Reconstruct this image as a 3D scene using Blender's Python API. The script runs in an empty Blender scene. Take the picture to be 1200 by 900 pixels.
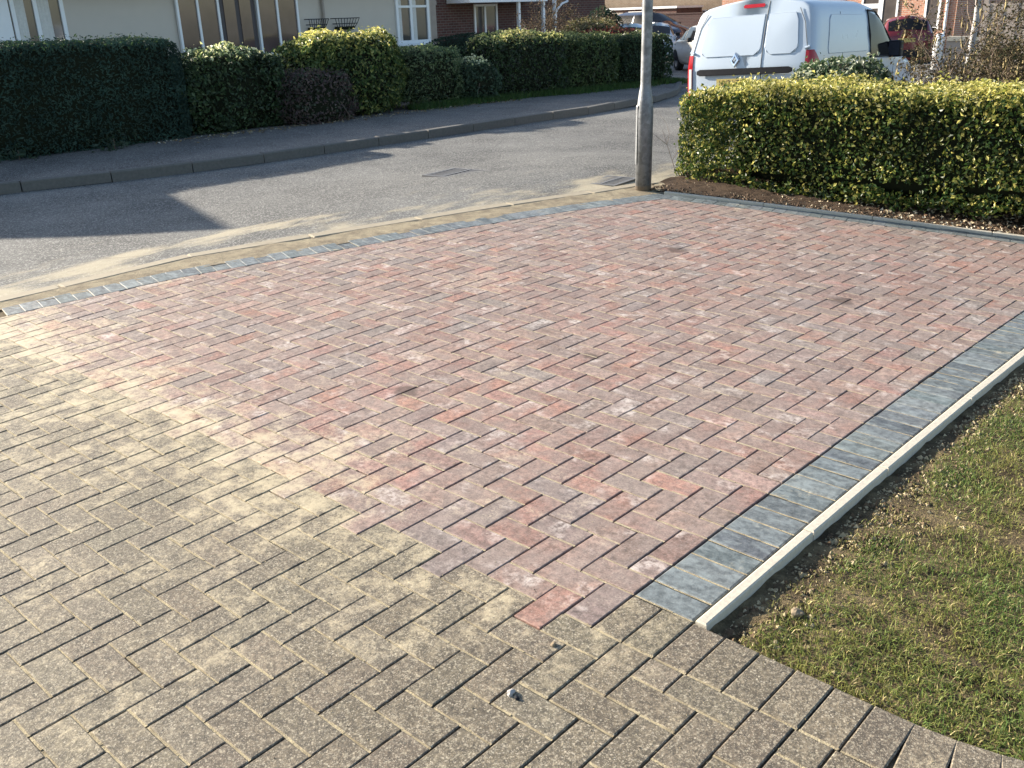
import bpy, bmesh, math, random
import numpy as np
from mathutils import Vector, Matrix
random.seed(7); rng = np.random.default_rng(11)
SC = bpy.context.scene
COL = SC.collection
R = math.radians

# ------------------------------------------------------------------ camera, sky, sun, exposure
CAM_POS = np.array([1.3456, -1.9274, 1.6055]); YAW, PITCH, ROLL, FPX = 0.7544, 0.37747, -0.03408, 1091.1
_f = np.array([-math.sin(YAW)*math.cos(PITCH), math.cos(YAW)*math.cos(PITCH), -math.sin(PITCH)])
_r0 = np.array([math.cos(YAW), math.sin(YAW), 0.0]); _u0 = np.cross(_r0, _f)
_r = math.cos(ROLL)*_r0+math.sin(ROLL)*_u0; _u = -math.sin(ROLL)*_r0+math.cos(ROLL)*_u0
cam = bpy.data.cameras.new('camera'); cam.sensor_fit = 'HORIZONTAL'; cam.sensor_width = 36
cam.lens = 36*FPX/1200; cam.clip_start = 0.05; cam.clip_end = 600
co = bpy.data.objects.new('camera', cam); COL.objects.link(co)
co.matrix_world = Matrix(((_r[0], _u[0], -_f[0], CAM_POS[0]), (_r[1], _u[1], -_f[1], CAM_POS[1]), (_r[2], _u[2], -_f[2], CAM_POS[2]), (0, 0, 0, 1)))
SC.camera = co

SUN_EL, SUN_TO = R(21.0), (1.0, 0.23)            # shadows fall along SUN_TO
_n = math.hypot(*SUN_TO); _sd = Vector((math.cos(SUN_EL)*SUN_TO[0]/_n, math.cos(SUN_EL)*SUN_TO[1]/_n, -math.sin(SUN_EL)))
W = bpy.data.worlds.new('World'); SC.world = W; W.use_nodes = True
nt = W.node_tree; nt.nodes.clear()
sky = nt.nodes.new('ShaderNodeTexSky'); sky.sky_type = 'NISHITA'; sky.sun_disc = False
sky.sun_elevation = SUN_EL; sky.sun_rotation = math.atan2(-_sd.x, -_sd.y)
sky.air_density = 1.0; sky.dust_density = 1.2; sky.ozone_density = 1.0
bg = nt.nodes.new('ShaderNodeBackground'); bg.inputs['Strength'].default_value = 0.095
out = nt.nodes.new('ShaderNodeOutputWorld')
nt.links.new(sky.outputs[0], bg.inputs[0]); nt.links.new(bg.outputs[0], out.inputs[0])
sl = bpy.data.lights.new('sun', 'SUN'); sl.energy = 5.0; sl.angle = R(0.55); sl.color = (1.0, 0.90, 0.76)
so = bpy.data.objects.new('sun', sl); COL.objects.link(so); so.location = (-30, -5, 20)
so.rotation_euler = _sd.to_track_quat('-Z', 'Y').to_euler()
SC.view_settings.view_transform = 'Standard'; SC.view_settings.look = 'None'
SC.view_settings.exposure = 1.53; SC.view_settings.gamma = 1.0; SC.view_settings.use_curve_mapping = False

# ------------------------------------------------------------------ terrain height
def sst(t):
    t = np.clip(t, 0, 1); return t*t*(3-2*t)
def hz(x, y):
    x = np.asarray(x, float); y = np.asarray(y, float)
    d = np.hypot(np.maximum(np.maximum(-4.8-x, 0), x-1.5), np.maximum(np.maximum(-3-y, 0), y-6.2))
    w = sst(1-d/2.5); cx = np.clip(x, -4.8, 1.5); cy = np.clip(y, -3, 6.2)
    z = w*(-0.0100*cx*cy-0.00569*cy*cy)
    t = np.maximum(0, y-9.0)
    return z-0.012*t*sst(t/6)-0.10*sst((y-6.8)/3)*sst((x+8.2)/2.5)
def H(x, y): return float(hz(x, y))

# ------------------------------------------------------------------ node helpers
class NT:
    def __init__(s, name):
        s.m = bpy.data.materials.new(name); s.m.use_nodes = True; s.t = s.m.node_tree; s.t.nodes.clear()
        s.out = s.t.nodes.new('ShaderNodeOutputMaterial')
    def n(s, typ, **kw):
        nd = s.t.nodes.new(typ)
        for k, v in kw.items():
            if k.startswith('_'): setattr(nd, k[1:], v)
            else:
                key = int(k[1:]) if k[0] == 'i' and k[1:].isdigit() else k.replace('__', ' ')
                s.set(nd.inputs[key], v)
        return nd
    def set(s, inp, v):
        if isinstance(v, bpy.types.NodeSocket): s.t.links.new(v, inp)
        elif isinstance(v, (tuple, list)) and len(v) == 3 and len(inp.default_value) == 4: inp.default_value = (*v, 1)
        else: inp.default_value = v
    def math(s, op, a, b=0.0, c=0.0, clamp=False):
        nd = s.n('ShaderNodeMath', _operation=op, _use_clamp=clamp, i0=a, i1=b, i2=c); return nd.outputs[0]
    def noise(s, vec, scale, detail=3.0, rough=0.55, col=False):
        nd = s.n('ShaderNodeTexNoise', Vector=vec, Scale=scale, Detail=detail, Roughness=rough); return nd.outputs['Color' if col else 'Fac']
    def ramp(s, fac, lo, hi):
        nd = s.n('ShaderNodeMapRange', _interpolation_type='SMOOTHSTEP', Value=fac); nd.inputs['From Min'].default_value = lo; nd.inputs['From Max'].default_value = hi
        return nd.outputs[0]
    def mix(s, fac, a, b, mode='MIX'):
        nd = s.n('ShaderNodeMix', _data_type='RGBA', _blend_type=mode); s.set(nd.inputs[0], fac); s.set(nd.inputs[6], a); s.set(nd.inputs[7], b); return nd.outputs[2]
    def pos(s): return s.n('ShaderNodeNewGeometry').outputs['Position']
    def bump(s, h, strength=0.4, dist=0.004):
        return s.n('ShaderNodeBump', Strength=strength, Distance=dist, Height=h).outputs[0]
    def done(s, color, rough=0.8, normal=None, metal=0.0, spec=0.5, **kw):
        b = s.n('ShaderNodeBsdfPrincipled', Base__Color=color, Roughness=rough, Metallic=metal)
        b.inputs['Specular IOR Level'].default_value = spec
        for k, v in kw.items(): s.set(b.inputs[k.replace('__', ' ')], v)
        if normal is not None: s.t.links.new(normal, b.inputs['Normal'])
        s.t.links.new(b.outputs[0], s.out.inputs[0]); return s.m

def mat_plain(name, col, rough=0.6, metal=0.0, spec=0.5, var=0.12, scale=14.0, bump=0.0, **kw):
    t = NT(name); p = t.pos(); n = t.noise(p, scale, 4)
    v = t.n('ShaderNodeMapRange', Value=n); v.inputs['To Min'].default_value = 1-var; v.inputs['To Max'].default_value = 1+var
    c = t.mix(1.0, (*col, 1), v.outputs[0], 'MULTIPLY')
    r = t.math('ADD', rough, t.math('MULTIPLY', t.math('SUBTRACT', n, 0.5), 0.15))
    return t.done(c, r, t.bump(n, bump, 0.003) if bump else None, metal, spec, **kw)

def tint_socket(t, per_object):
    if per_object: return t.n('ShaderNodeObjectInfo').outputs['Color']
    return t.n('ShaderNodeAttribute', _attribute_name='tint').outputs['Color']

STAINS = [(-1.74, .64, .075), (-.85, 3.28, .10), (-2.25, 3.64, .09), (-1.36, 1.52, .05), (-.94, 4.36, .08)]
def mat_paver(name, kind, per_object):
    t = NT(name); p = t.pos(); base = tint_socket(t, per_object)
    xyz = t.n('ShaderNodeSeparateXYZ', Vector=p); pb = t.n('ShaderNodeVectorMath', _operation='MULTIPLY_ADD', i0=base, i1=(61., 83., 47.), i2=p).outputs[0]
    fine = t.noise(p, 420, 2, 0.7); mid = t.noise(pb, 42, 5, 0.65); big = t.noise(p, 1.6, 4, 0.6); blot = t.noise(p, 9.5, 4, 0.6); gr = t.noise(p, 150, 3, 0.75)
    c = t.mix(1.0, base, t.mix(t.ramp(mid, 0.28, 0.72), (0.55, 0.55, 0.55), (1.42, 1.40, 1.38)), 'MULTIPLY')
    # dust band along the join of old and new paving, and loose sand lying about
    bx = t.math('MULTIPLY', t.math('ADD', xyz.outputs['Y'], 0.24), 2.6)
    band = t.math('EXPONENT', t.math('MULTIPLY', t.math('MULTIPLY', bx, bx), -1.0))
    left = t.ramp(xyz.outputs['X'], -0.2, -1.6)
    if kind == 'red':
        c = t.mix(t.math('MULTIPLY', t.ramp(t.noise(pb, 8.0, 3, 0.5), 0.38, 0.64), 0.66), c, t.mix(mid, (0.13, 0.10, 0.088), (0.30, 0.235, 0.205)))
        eff = t.math('MULTIPLY', t.ramp(t.noise(pb, 7.0, 5, 0.62), 0.52, 0.74), t.ramp(mid, 0.34, 0.60))
        c = t.mix(t.math('MULTIPLY', eff, 0.72), c, (0.62, 0.56, 0.51))
        c = t.mix(t.math('MULTIPLY', t.ramp(blot, 0.40, 0.75), 0.22), c, (0.42, 0.35, 0.31))
        c = t.mix(t.math('MULTIPLY', t.ramp(gr, 0.54, 0.70), 0.40), c, (0.48, 0.42, 0.37))
        c = t.mix(t.math('MULTIPLY', t.ramp(gr, 0.46, 0.30), 0.65), c, (0.055, 0.040, 0.034))
        for sx, sy, sr in STAINS:
            dv = t.n('ShaderNodeVectorMath', _operation='DISTANCE', i0=t.mix(0.10, p, t.noise(p, 9, 3, col=True)), i1=(sx*.9+.05, sy*.9+.05, .05)); c = t.mix(t.math('MULTIPLY', t.ramp(dv.outputs['Value'], sr, sr*.45), 0.7), c, (0.055, 0.036, 0.028))
        far = t.ramp(xyz.outputs['X'], -2.0, -4.6)
        dust = t.math('ADD', t.math('MULTIPLY', band, t.math('MULTIPLY', left, 0.42)), t.math('ADD', 0.02, t.math('MULTIPLY', far, 0.09)))
    elif kind == 'grey':
        for sc, lo, hi, k in ((150.0, 0.60, 0.80, 0.6), (290.0, 0.50, 0.72, 0.6)):
            agg = t.n('ShaderNodeTexVoronoi', Vector=p, Scale=sc); sep = t.n('ShaderNodeSeparateColor', Color=agg.outputs['Color'])
            sp = t.math('MULTIPLY', t.ramp(sep.outputs[0], lo, hi), t.ramp(agg.outputs['Distance'], 0.62, 0.2))
            c = t.mix(t.math('MULTIPLY', sp, k), c, t.mix(sep.outputs[2], (0.30, 0.25, 0.18), (0.56, 0.50, 0.39)))
            c = t.mix(t.math('MULTIPLY', t.ramp(sep.outputs[1], 0.70, 0.9), 0.6), c, (0.06, 0.052, 0.042))
        fl = t.noise(p, 95, 3, 0.7); c = t.mix(t.math('MULTIPLY', t.ramp(fl, 0.55, 0.65), 0.42), c, (0.46, 0.41, 0.30)); c = t.mix(t.math('MULTIPLY', t.ramp(fl, 0.44, 0.34), 0.5), c, (0.07, 0.058, 0.042))
        l2 = t.ramp(xyz.outputs['X'], 0.75, -0.9)
        dust = t.math('ADD', t.math('MULTIPLY', band, t.math('MULTIPLY', l2, 0.22)), t.math('MULTIPLY', l2, 0.17))
    else:
        sw = t.noise(t.n('ShaderNodeMapping', Vector=pb, Scale=(1, 2.2, 1)).outputs[0], 13, 5, 0.6)
        c = t.mix(t.math('MULTIPLY', t.ramp(sw, 0.44, 0.72), 0.7), c, (0.25, 0.285, 0.285))
        c = t.mix(t.math('MULTIPLY', t.ramp(gr, 0.56, 0.72), 0.3), c, (0.42, 0.42, 0.40))
        dust = t.math('MULTIPLY', t.ramp(blot, 0.5, 0.8), 0.12)
    sn = t.math('ADD', t.math('MULTIPLY', big, 0.36), t.math('ADD', t.math('MULTIPLY', blot, 0.42), t.math('MULTIPLY', mid, 0.22)))
    sm = t.ramp(t.math('ADD', sn, t.math('MULTIPLY', dust, 0.40)), 0.53, 0.76)
    sm = t.math('MULTIPLY', sm, t.ramp(t.math('ADD', gr, t.math('MULTIPLY', sm, 0.26)), 0.44, 0.66), clamp=True)
    c = t.mix(t.math('MULTIPLY', sm, 0.72), c, (0.54, 0.455, 0.30))
    hgt = t.math('ADD', t.math('MULTIPLY', gr, 0.8), t.math('ADD', mid, t.math('MULTIPLY', fine, 0.4)))
    return t.done(c, 0.8 if kind != 'char' else 0.6, t.bump(hgt, 0.7 if kind == 'grey' else 0.5, 0.003), spec=0.4)

def mat_leaf(name, rough=0.5, trans=0.3, spec=0.35):
    t = NT(name); c = tint_socket(t, False); p = t.pos(); n = t.noise(p, 60, 2)
    c2 = t.mix(1.0, c, t.mix(n, (0.7, 0.7, 0.7), (1.3, 1.3, 1.3)), 'MULTIPLY')
    b = t.n('ShaderNodeBsdfPrincipled', Base__Color=c2, Roughness=rough); b.inputs['Specular IOR Level'].default_value = spec
    tr = t.n('ShaderNodeBsdfTranslucent', Color=c2)
    mx = t.n('ShaderNodeMixShader', Fac=trans); t.t.links.new(b.outputs[0], mx.inputs[1]); t.t.links.new(tr.outputs[0], mx.inputs[2])
    t.t.links.new(mx.outputs[0], t.out.inputs[0]); return t.m

def mat_asphalt(name, base, sandy):
    t = NT(name); p = t.pos(); xyz = t.n('ShaderNodeSeparateXYZ', Vector=p)
    fine = t.noise(p, 260, 2, 0.8); mid = t.noise(p, 24, 4); big = t.noise(p, 0.9, 5, 0.6)
    c = t.mix(t.ramp(fine, 0.25, 0.75), tuple(b*0.35 for b in base), tuple(b*1.7 for b in base))
    c = t.mix(1.0, c, t.mix(t.ramp(big, 0.25, 0.75), (0.62, 0.62, 0.62), (1.42, 1.40, 1.36)), 'MULTIPLY')
    vor = t.n('ShaderNodeTexVoronoi', Vector=p, Scale=95.0); sep = t.n('ShaderNodeSeparateColor', Color=vor.outputs['Color'])
    c = t.mix(t.math('MULTIPLY', t.ramp(sep.outputs[0], 0.66, 0.92), 0.6), c, (0.40, 0.39, 0.36))
    if sandy:
        d = t.math('SUBTRACT', xyz.outputs['X'], t.math('ADD', -5.3, t.math('MULTIPLY', xyz.outputs['Y'], 0.2)))
        st = t.noise(t.n('ShaderNodeMapping', Vector=p, Scale=(1.6, 0.55, 1), Rotation=(0, 0, -0.2)).outputs[0], 1.5, 5, 0.6)
        m = t.ramp(t.math('ADD', st, t.math('MULTIPLY', t.ramp(d, -1.5, 0.3), 0.25)), 0.60, 0.82)
        m = t.math('MULTIPLY', m, t.ramp(d, -1.9, -1.0)); m = t.math('MULTIPLY', m, t.ramp(xyz.outputs['Y'], 9.0, 5.5))
        m = t.math('MULTIPLY', m, t.ramp(t.math('ADD', fine, t.math('MULTIPLY', m, 0.3)), 0.40, 0.70), clamp=True)
        c = t.mix(t.math('MULTIPLY', m, 0.75), c, (0.46, 0.40, 0.28))
        cr = t.n('ShaderNodeTexVoronoi', _feature='DISTANCE_TO_EDGE', Vector=t.mix(0.12, p, t.noise(p, 2.2, 4, col=True)), Scale=0.42)
        c = t.mix(t.math('MULTIPLY', t.ramp(cr.outputs['Distance'], 0.005, 0.001), 0.3), c, (0.02, 0.02, 0.02))
    return t.done(c, 0.85, t.bump(t.math('ADD', fine, t.math('MULTIPLY', sep.outputs[1], 0.4)), 0.7, 0.005), spec=0.35)

def mat_soil(name, a, b, scale=8.0):
    t = NT(name); p = t.pos(); n1 = t.noise(p, scale, 6, 0.65); n2 = t.noise(p, scale*14, 3, 0.7)
    c = t.mix(t.ramp(n1, 0.35, 0.68), a, b); c = t.mix(1.0, c, t.mix(n2, (0.5, 0.5, 0.5), (1.5, 1.5, 1.5)), 'MULTIPLY')
    return t.done(c, 0.95, t.bump(t.math('ADD', n1, n2), 1.0, 0.012), spec=0.15)

def mat_brickwall(name, c1, c2, mortar, scale=4.45):
    t = NT(name); oc = t.n('ShaderNodeTexCoord').outputs['Object']; s = t.n('ShaderNodeSeparateXYZ', Vector=oc)
    u = t.math('ADD', s.outputs['X'], s.outputs['Y']); v = t.n('ShaderNodeCombineXYZ', X=u, Y=s.outputs['Z'])
    b = t.n('ShaderNodeTexBrick', Vector=v.outputs[0], Color1=c1, Color2=c2, Mortar=mortar, Scale=1.0)
    b.inputs['Brick Width'].default_value = 0.225; b.inputs['Row Height'].default_value = 0.075; b.inputs['Mortar Size'].default_value = 0.009; b.inputs['Bias'].default_value = -0.1
    n = t.noise(oc, 3.0, 5); c = t.mix(1.0, b.outputs['Color'], t.mix(n, (0.7, 0.7, 0.7), (1.3, 1.3, 1.3)), 'MULTIPLY')
    return t.done(c, 0.9, t.bump(b.outputs['Fac'], -0.6, 0.006), spec=0.25)

def mat_glass(name, col, rough=0.06, spec=0.8):
    t = NT(name); p = t.pos(); n = t.noise(p, 1.8, 3)
    c = t.mix(n, tuple(x*0.5 for x in col), tuple(x*1.6 for x in col))
    return t.done(c, rough, t.bump(t.noise(p, 0.9, 2), 0.05, 0.02), spec=spec)

def mat_paint(name, col, rough=0.28, dirt=0.1, metal=0.0):
    t = NT(name); p = t.pos(); n = t.noise(p, 2.2, 5, 0.65); g = t.noise(p, 40, 3)
    c = t.mix(t.math('MULTIPLY', t.ramp(n, 0.45, 0.8), dirt), col, tuple(x*0.45+0.08 for x in col))
    c = t.mix(t.math('MULTIPLY', t.ramp(g, 0.55, 0.8), dirt*0.5), c, (0.35, 0.32, 0.27))
    return t.done(c, t.math('ADD', rough, t.math('MULTIPLY', n, 0.08)), None, metal, 0.5, Coat__Weight=0.5, Coat__Roughness=0.08)

M = dict(
 red_o=mat_paver('red_paver', 'red', True), red_a=mat_paver('red_paver_field', 'red', False),
 grey_o=mat_paver('weathered_grey_paver', 'grey', True), grey_a=mat_paver('weathered_grey_field', 'grey', False),
 char_o=mat_paver('charcoal_paver', 'char', True),
 bedding=mat_soil('shaded_bedding_sand', (0.20, 0.16, 0.10), (0.12, 0.095, 0.065), 22),  # bed sand kept dark: shade in the open joints put into the colour
 dsand=mat_soil('dull_jointing_sand', (0.54, 0.46, 0.30), (0.32, 0.265, 0.175), 16),
 jsand=mat_soil('sunlit_jointing_sand', (0.60, 0.52, 0.36), (0.44, 0.37, 0.25), 30),
 sand=mat_soil('jointing_sand', (0.46, 0.38, 0.24), (0.30, 0.24, 0.15), 22),
 dkerb=mat_plain('sandy_kerb', (0.29, 0.25, 0.18), 0.9, var=0.25, scale=25, bump=0.5),
 kiln=mat_soil('kerb_sand_dressing', (0.34, 0.29, 0.20), (0.21, 0.175, 0.125), 9),
 asphalt=mat_asphalt('road_asphalt', (0.105, 0.105, 0.10), True), footway=mat_asphalt('footway_asphalt', (0.105, 0.095, 0.085), False),
 kerb=mat_plain('kerb_concrete', (0.12, 0.113, 0.10), 0.9, var=0.35, scale=30, bump=0.5),
 edging=mat_plain('pale_concrete', (0.47, 0.43, 0.35), 0.9, var=0.22, scale=60, bump=0.5),
 soil=mat_soil('shade_darkened_soil', (0.045, 0.03, 0.020), (0.10, 0.068, 0.045), 11),  # darkened soil: shade under the hedge overhang put into the colour
 lawnsoil=mat_soil('lawn_soil', (0.06, 0.045, 0.026), (0.19, 0.145, 0.08), 7),
 earth=mat_soil('garden_earth', (0.10, 0.11, 0.05), (0.16, 0.14, 0.09), 2),
 grass=mat_leaf('grass_blade', 0.55, 0.35, 0.3), leaf=mat_leaf('glossy_leaf', 0.42, 0.40, 0.4), needle=mat_leaf('conifer_spray', 0.75, 0.1, 0.15), litter=mat_leaf('dry_leaf', 0.8, 0.15, 0.2),
 core=mat_plain('shaded_twigs', (0.014, 0.017, 0.009), 0.95, var=0.5, scale=25, bump=0.6, spec=0.1),  # near-black: shade inside the foliage put into the colour
 bark=mat_plain('bark', (0.13, 0.095, 0.07), 0.9, var=0.4, scale=40, bump=0.5), palebark=mat_plain('pale_bark', (0.42, 0.40, 0.38), 0.8, var=0.35, scale=20, bump=0.3),
 render=mat_plain('cream_render', (0.56, 0.50, 0.43), 0.9, var=0.06, scale=3, bump=0.15), upvc=mat_plain('white_upvc', (0.78, 0.79, 0.80), 0.35, var=0.04, scale=5),
 roof=mat_plain('concrete_roof_tile', (0.16, 0.10, 0.075), 0.85, var=0.35, scale=6), timber=mat_plain('weathered_board', (0.34, 0.29, 0.25), 0.85, var=0.25, scale=9, bump=0.3),
 brickA=mat_brickwall('dark_red_brick', (0.11, 0.05, 0.043), (0.08, 0.038, 0.034), (0.14, 0.12, 0.105)),
 brickB=mat_brickwall('orange_brick', (0.42, 0.20, 0.13), (0.34, 0.15, 0.10), (0.42, 0.36, 0.30)),
 brickD=mat_brickwall('shaded_garden_brick', (0.065, 0.034, 0.034), (0.05, 0.028, 0.03), (0.08, 0.07, 0.065)),  # shade on the garden wall put into a darker brick colour
 brickC=mat_brickwall('buff_brick', (0.17, 0.125, 0.088), (0.14, 0.10, 0.07), (0.19, 0.17, 0.14)),
 glass=mat_glass('window_glass', (0.085, 0.075, 0.07)), glassbrown=mat_glass('brick_reflection_glass', (0.10, 0.066, 0.062)), carglass=mat_glass('car_glass', (0.010, 0.011, 0.013), 0.08, 0.12),  # brown porch panes: reflected brick houses put into the colour
 curtain=mat_plain('net_curtain', (0.62, 0.60, 0.56), 0.9, var=0.2, scale=30), dark=mat_plain('dark_void', (0.025, 0.022, 0.022), 0.8),
 door=mat_plain('brown_door', (0.05, 0.04, 0.045), 0.5), iron=mat_plain('black_iron', (0.02, 0.02, 0.02), 0.5, metal=0.2),
 castiron=mat_plain('worn_cast_iron', (0.17, 0.165, 0.16), 0.6, 0.4, var=0.35, scale=50, bump=0.4),
 vanwhite=mat_paint('shade_tinted_van_white', (0.42, 0.49, 0.57), 0.25, 0.10), black=mat_plain('black_plastic', (0.012, 0.013, 0.017), 0.5, spec=0.2), tyre=mat_plain('tyre_rubber', (0.02, 0.02, 0.02), 0.85),  # van's white greyed and blued: shade on its rear put into the colour
 rim=mat_plain('alloy', (0.42, 0.43, 0.45), 0.35, 0.8), chrome=mat_plain('chrome', (0.75, 0.76, 0.78), 0.12, 1.0, var=0.03),
 redlens=mat_plain('red_lens', (0.34, 0.012, 0.018), 0.15, spec=0.5, var=0.2), clearlens=mat_plain('clear_lens', (0.62, 0.60, 0.58), 0.12, spec=0.8), plate=mat_plain('yellow_plate', (0.46, 0.36, 0.11), 0.4), text=mat_plain('plate_text', (0.015, 0.015, 0.015), 0.5),
 silver=mat_paint('silver_paint', (0.50, 0.49, 0.46), 0.3, 0.15, 0.35), navy=mat_paint('dark_blue_paint', (0.02, 0.025, 0.045), 0.22, 0.06), pale=mat_paint('pale_blue_paint', (0.44, 0.51, 0.56), 0.25, 0.08), redp=mat_paint('red_paint', (0.13, 0.011, 0.015), 0.22, 0.06),
 pebble=mat_plain('pebble', (0.34, 0.32, 0.30), 0.8, var=0.35, scale=60), clod=mat_plain('dry_clod', (0.22, 0.17, 0.11), 0.95, var=0.4, scale=50, bump=0.5),
)
def mat_galv():
    t = NT('galvanised_steel'); p = t.pos(); v = t.n('ShaderNodeTexVoronoi', Vector=p, Scale=38.0); n = t.noise(p, 9, 5, 0.65); z = t.n('ShaderNodeSeparateXYZ', Vector=p).outputs['Z']
    sp = t.n('ShaderNodeSeparateColor', Color=v.outputs['Color']).outputs[0]
    c = t.mix(sp, (0.17, 0.18, 0.19), (0.26, 0.27, 0.285)); c = t.mix(t.ramp(n, 0.45, 0.75), c, (0.13, 0.135, 0.14))
    st = t.ramp(t.math('ADD', z, t.math('MULTIPLY', n, 0.06)), 0.125, 0.105)
    c = t.mix(t.math('MULTIPLY', st, 0.8), c, (0.20, 0.15, 0.10))
    return t.done(c, t.math('ADD', 0.42, t.math('MULTIPLY', n, 0.25)), None, t.math('MULTIPLY', t.math('SUBTRACT', 1.0, st), 0.65), 0.5)
M['galv'] = mat_galv()

# ------------------------------------------------------------------ object helpers
def link(o, parent=None, label=None, cat=None, group=None, kind=None):
    COL.objects.link(o)
    if parent is not None: o.parent = parent
    if label: o['label'] = label
    if cat: o['category'] = cat
    if group: o['group'] = group
    if kind: o['kind'] = kind
    return o
def empty(name, loc, rz=0.0, **kw):
    o = bpy.data.objects.new(name, None); o.empty_display_size = 0.2; o.location = loc; o.rotation_euler = (0, 0, rz); return link(o, **kw)
def mesh_np(name, V, F, cols=None, smooth=False):
    """V (n,3), F (m,k) arrays; cols (n,3) -> point colour attribute 'tint'"""
    me = bpy.data.meshes.new(name); V = np.asarray(V, np.float32); F = np.asarray(F, np.int32); k = F.shape[1]
    me.vertices.add(len(V)); me.vertices.foreach_set('co', V.ravel())
    me.loops.add(F.size); me.loops.foreach_set('vertex_index', F.ravel())
    me.polygons.add(len(F)); me.polygons.foreach_set('loop_start', np.arange(0, F.size, k, dtype=np.int32)); me.polygons.foreach_set('loop_total', np.full(len(F), k, np.int32))
    me.polygons.foreach_set('use_smooth', np.full(len(F), bool(smooth)))
    me.update(calc_edges=True)
    if cols is not None:
        a = me.attributes.new('tint', 'FLOAT_COLOR', 'POINT'); c = np.ones((len(V), 4), np.float32); c[:, :3] = cols; a.data.foreach_set('color', c.ravel())
    me.validate(); return me
class MB:
    def __init__(s): s.v = []; s.f = []
    def add(s, vs, fs):
        b = len(s.v); s.v += [tuple(map(float, p)) for p in vs]; s.f += [tuple(i+b for i in f) for f in fs]; return s
    def box(s, a, b):
        x0, y0, z0 = a; x1, y1, z1 = b
        return s.add([(x0,y0,z0),(x1,y0,z0),(x1,y1,z0),(x0,y1,z0),(x0,y0,z1),(x1,y0,z1),(x1,y1,z1),(x0,y1,z1)], [(3,2,1,0),(4,5,6,7),(0,1,5,4),(1,2,6,5),(2,3,7,6),(3,0,4,7)])
    def tube(s, pts, rads, n=8, cap=True):
        pts = [Vector(p) for p in pts]; rings = []
        if not hasattr(rads, '__len__'): rads = [rads]*len(pts)
        for i, p in enumerate(pts):
            d = (pts[min(i+1, len(pts)-1)]-pts[max(i-1, 0)]).normalized(); a = d.orthogonal().normalized() if abs(d.z) < 0.99 else Vector((1, 0, 0)); a = (a-d*a.dot(d)).normalized(); c = d.cross(a)
            rings.append([p+(a*math.cos(t)+c*math.sin(t))*rads[i] for t in [2*math.pi*k/n for k in range(n)]])
        b = len(s.v)
        for r in rings: s.v += [tuple(q) for q in r]
        for i in range(len(pts)-1):
            for k in range(n):
                k2 = (k+1) % n; s.f.append((b+i*n+k, b+i*n+k2, b+(i+1)*n+k2, b+(i+1)*n+k))
        if cap: s.f.append(tuple(b+k for k in range(n-1, -1, -1))); s.f.append(tuple(b+(len(pts)-1)*n+k for k in range(n)))
        return s
    def lathe(s, prof, n=24, c=(0, 0, 0), axis='z'):
        b = len(s.v)
        for r, h in prof:
            for k in range(n):
                a = 2*math.pi*k/n; x, y = r*math.cos(a), r*math.sin(a)
                s.v.append((c[0]+x, c[1]+y, c[2]+h) if axis == 'z' else (c[0]+x, c[1]+h, c[2]+y))
        for i in range(len(prof)-1):
            for k in range(n):
                k2 = (k+1) % n; f = (b+i*n+k, b+i*n+k2, b+(i+1)*n+k2, b+(i+1)*n+k); s.f.append(f if axis == 'z' else f[::-1])
        return s
    def prism(s, poly, z0, z1):
        n = len(poly); vs = [(x, y, z0) for x, y in poly]+[(x, y, z1) for x, y in poly]
        return s.add(vs, [tuple(range(n-1, -1, -1)), tuple(range(n, 2*n))]+[(i, (i+1) % n, n+(i+1) % n, n+i) for i in range(n)])
    def build(s, name, mat, parent=None, smooth=False, bevel=0.0, loc=None, **kw):
        me = bpy.data.meshes.new(name); me.from_pydata(s.v, [], s.f); me.update()
        if smooth: me.polygons.foreach_set('use_smooth', np.ones(len(me.polygons), bool))
        me.materials.append(mat); o = bpy.data.objects.new(name, me)
        if loc is not None: o.location = loc
        if bevel: m = o.modifiers.new('bevel', 'BEVEL'); m.width = bevel; m.segments = 2; m.limit_method = 'ANGLE'
        return link(o, parent, **kw)
def npobj(name, V, F, mat, cols=None, parent=None, smooth=False, **kw):
    me = mesh_np(name, V, F, cols, smooth); me.materials.append(mat); return link(bpy.data.objects.new(name, me), parent, **kw)
def sheet(name, ys, x0, x1, nx, dz, mat, rough=0.0, **kw):
    """ruled sheet: rows at ys from x0(y) to x1(y), following the terrain at +dz"""
    V = []; F = []
    for y in ys:
        a, b = x0(y), x1(y)
        for i in range(nx+1): V.append((a+(b-a)*i/nx, y))
    V = np.array(V); z = hz(V[:, 0], V[:, 1])+dz
    if rough: z = z+rng.normal(0, rough, len(z))
    n = nx+1
    for j in range(len(ys)-1):
        for i in range(nx): k = j*n+i; F.append((k, k+1, k+n+1, k+n))
    return npobj(name, np.c_[V, z], F, mat, smooth=True, **kw)
def interp(pts):
    ys = [p[1] for p in pts]; xs = [p[0] for p in pts]; return lambda y: float(np.interp(y, ys, xs))

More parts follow.
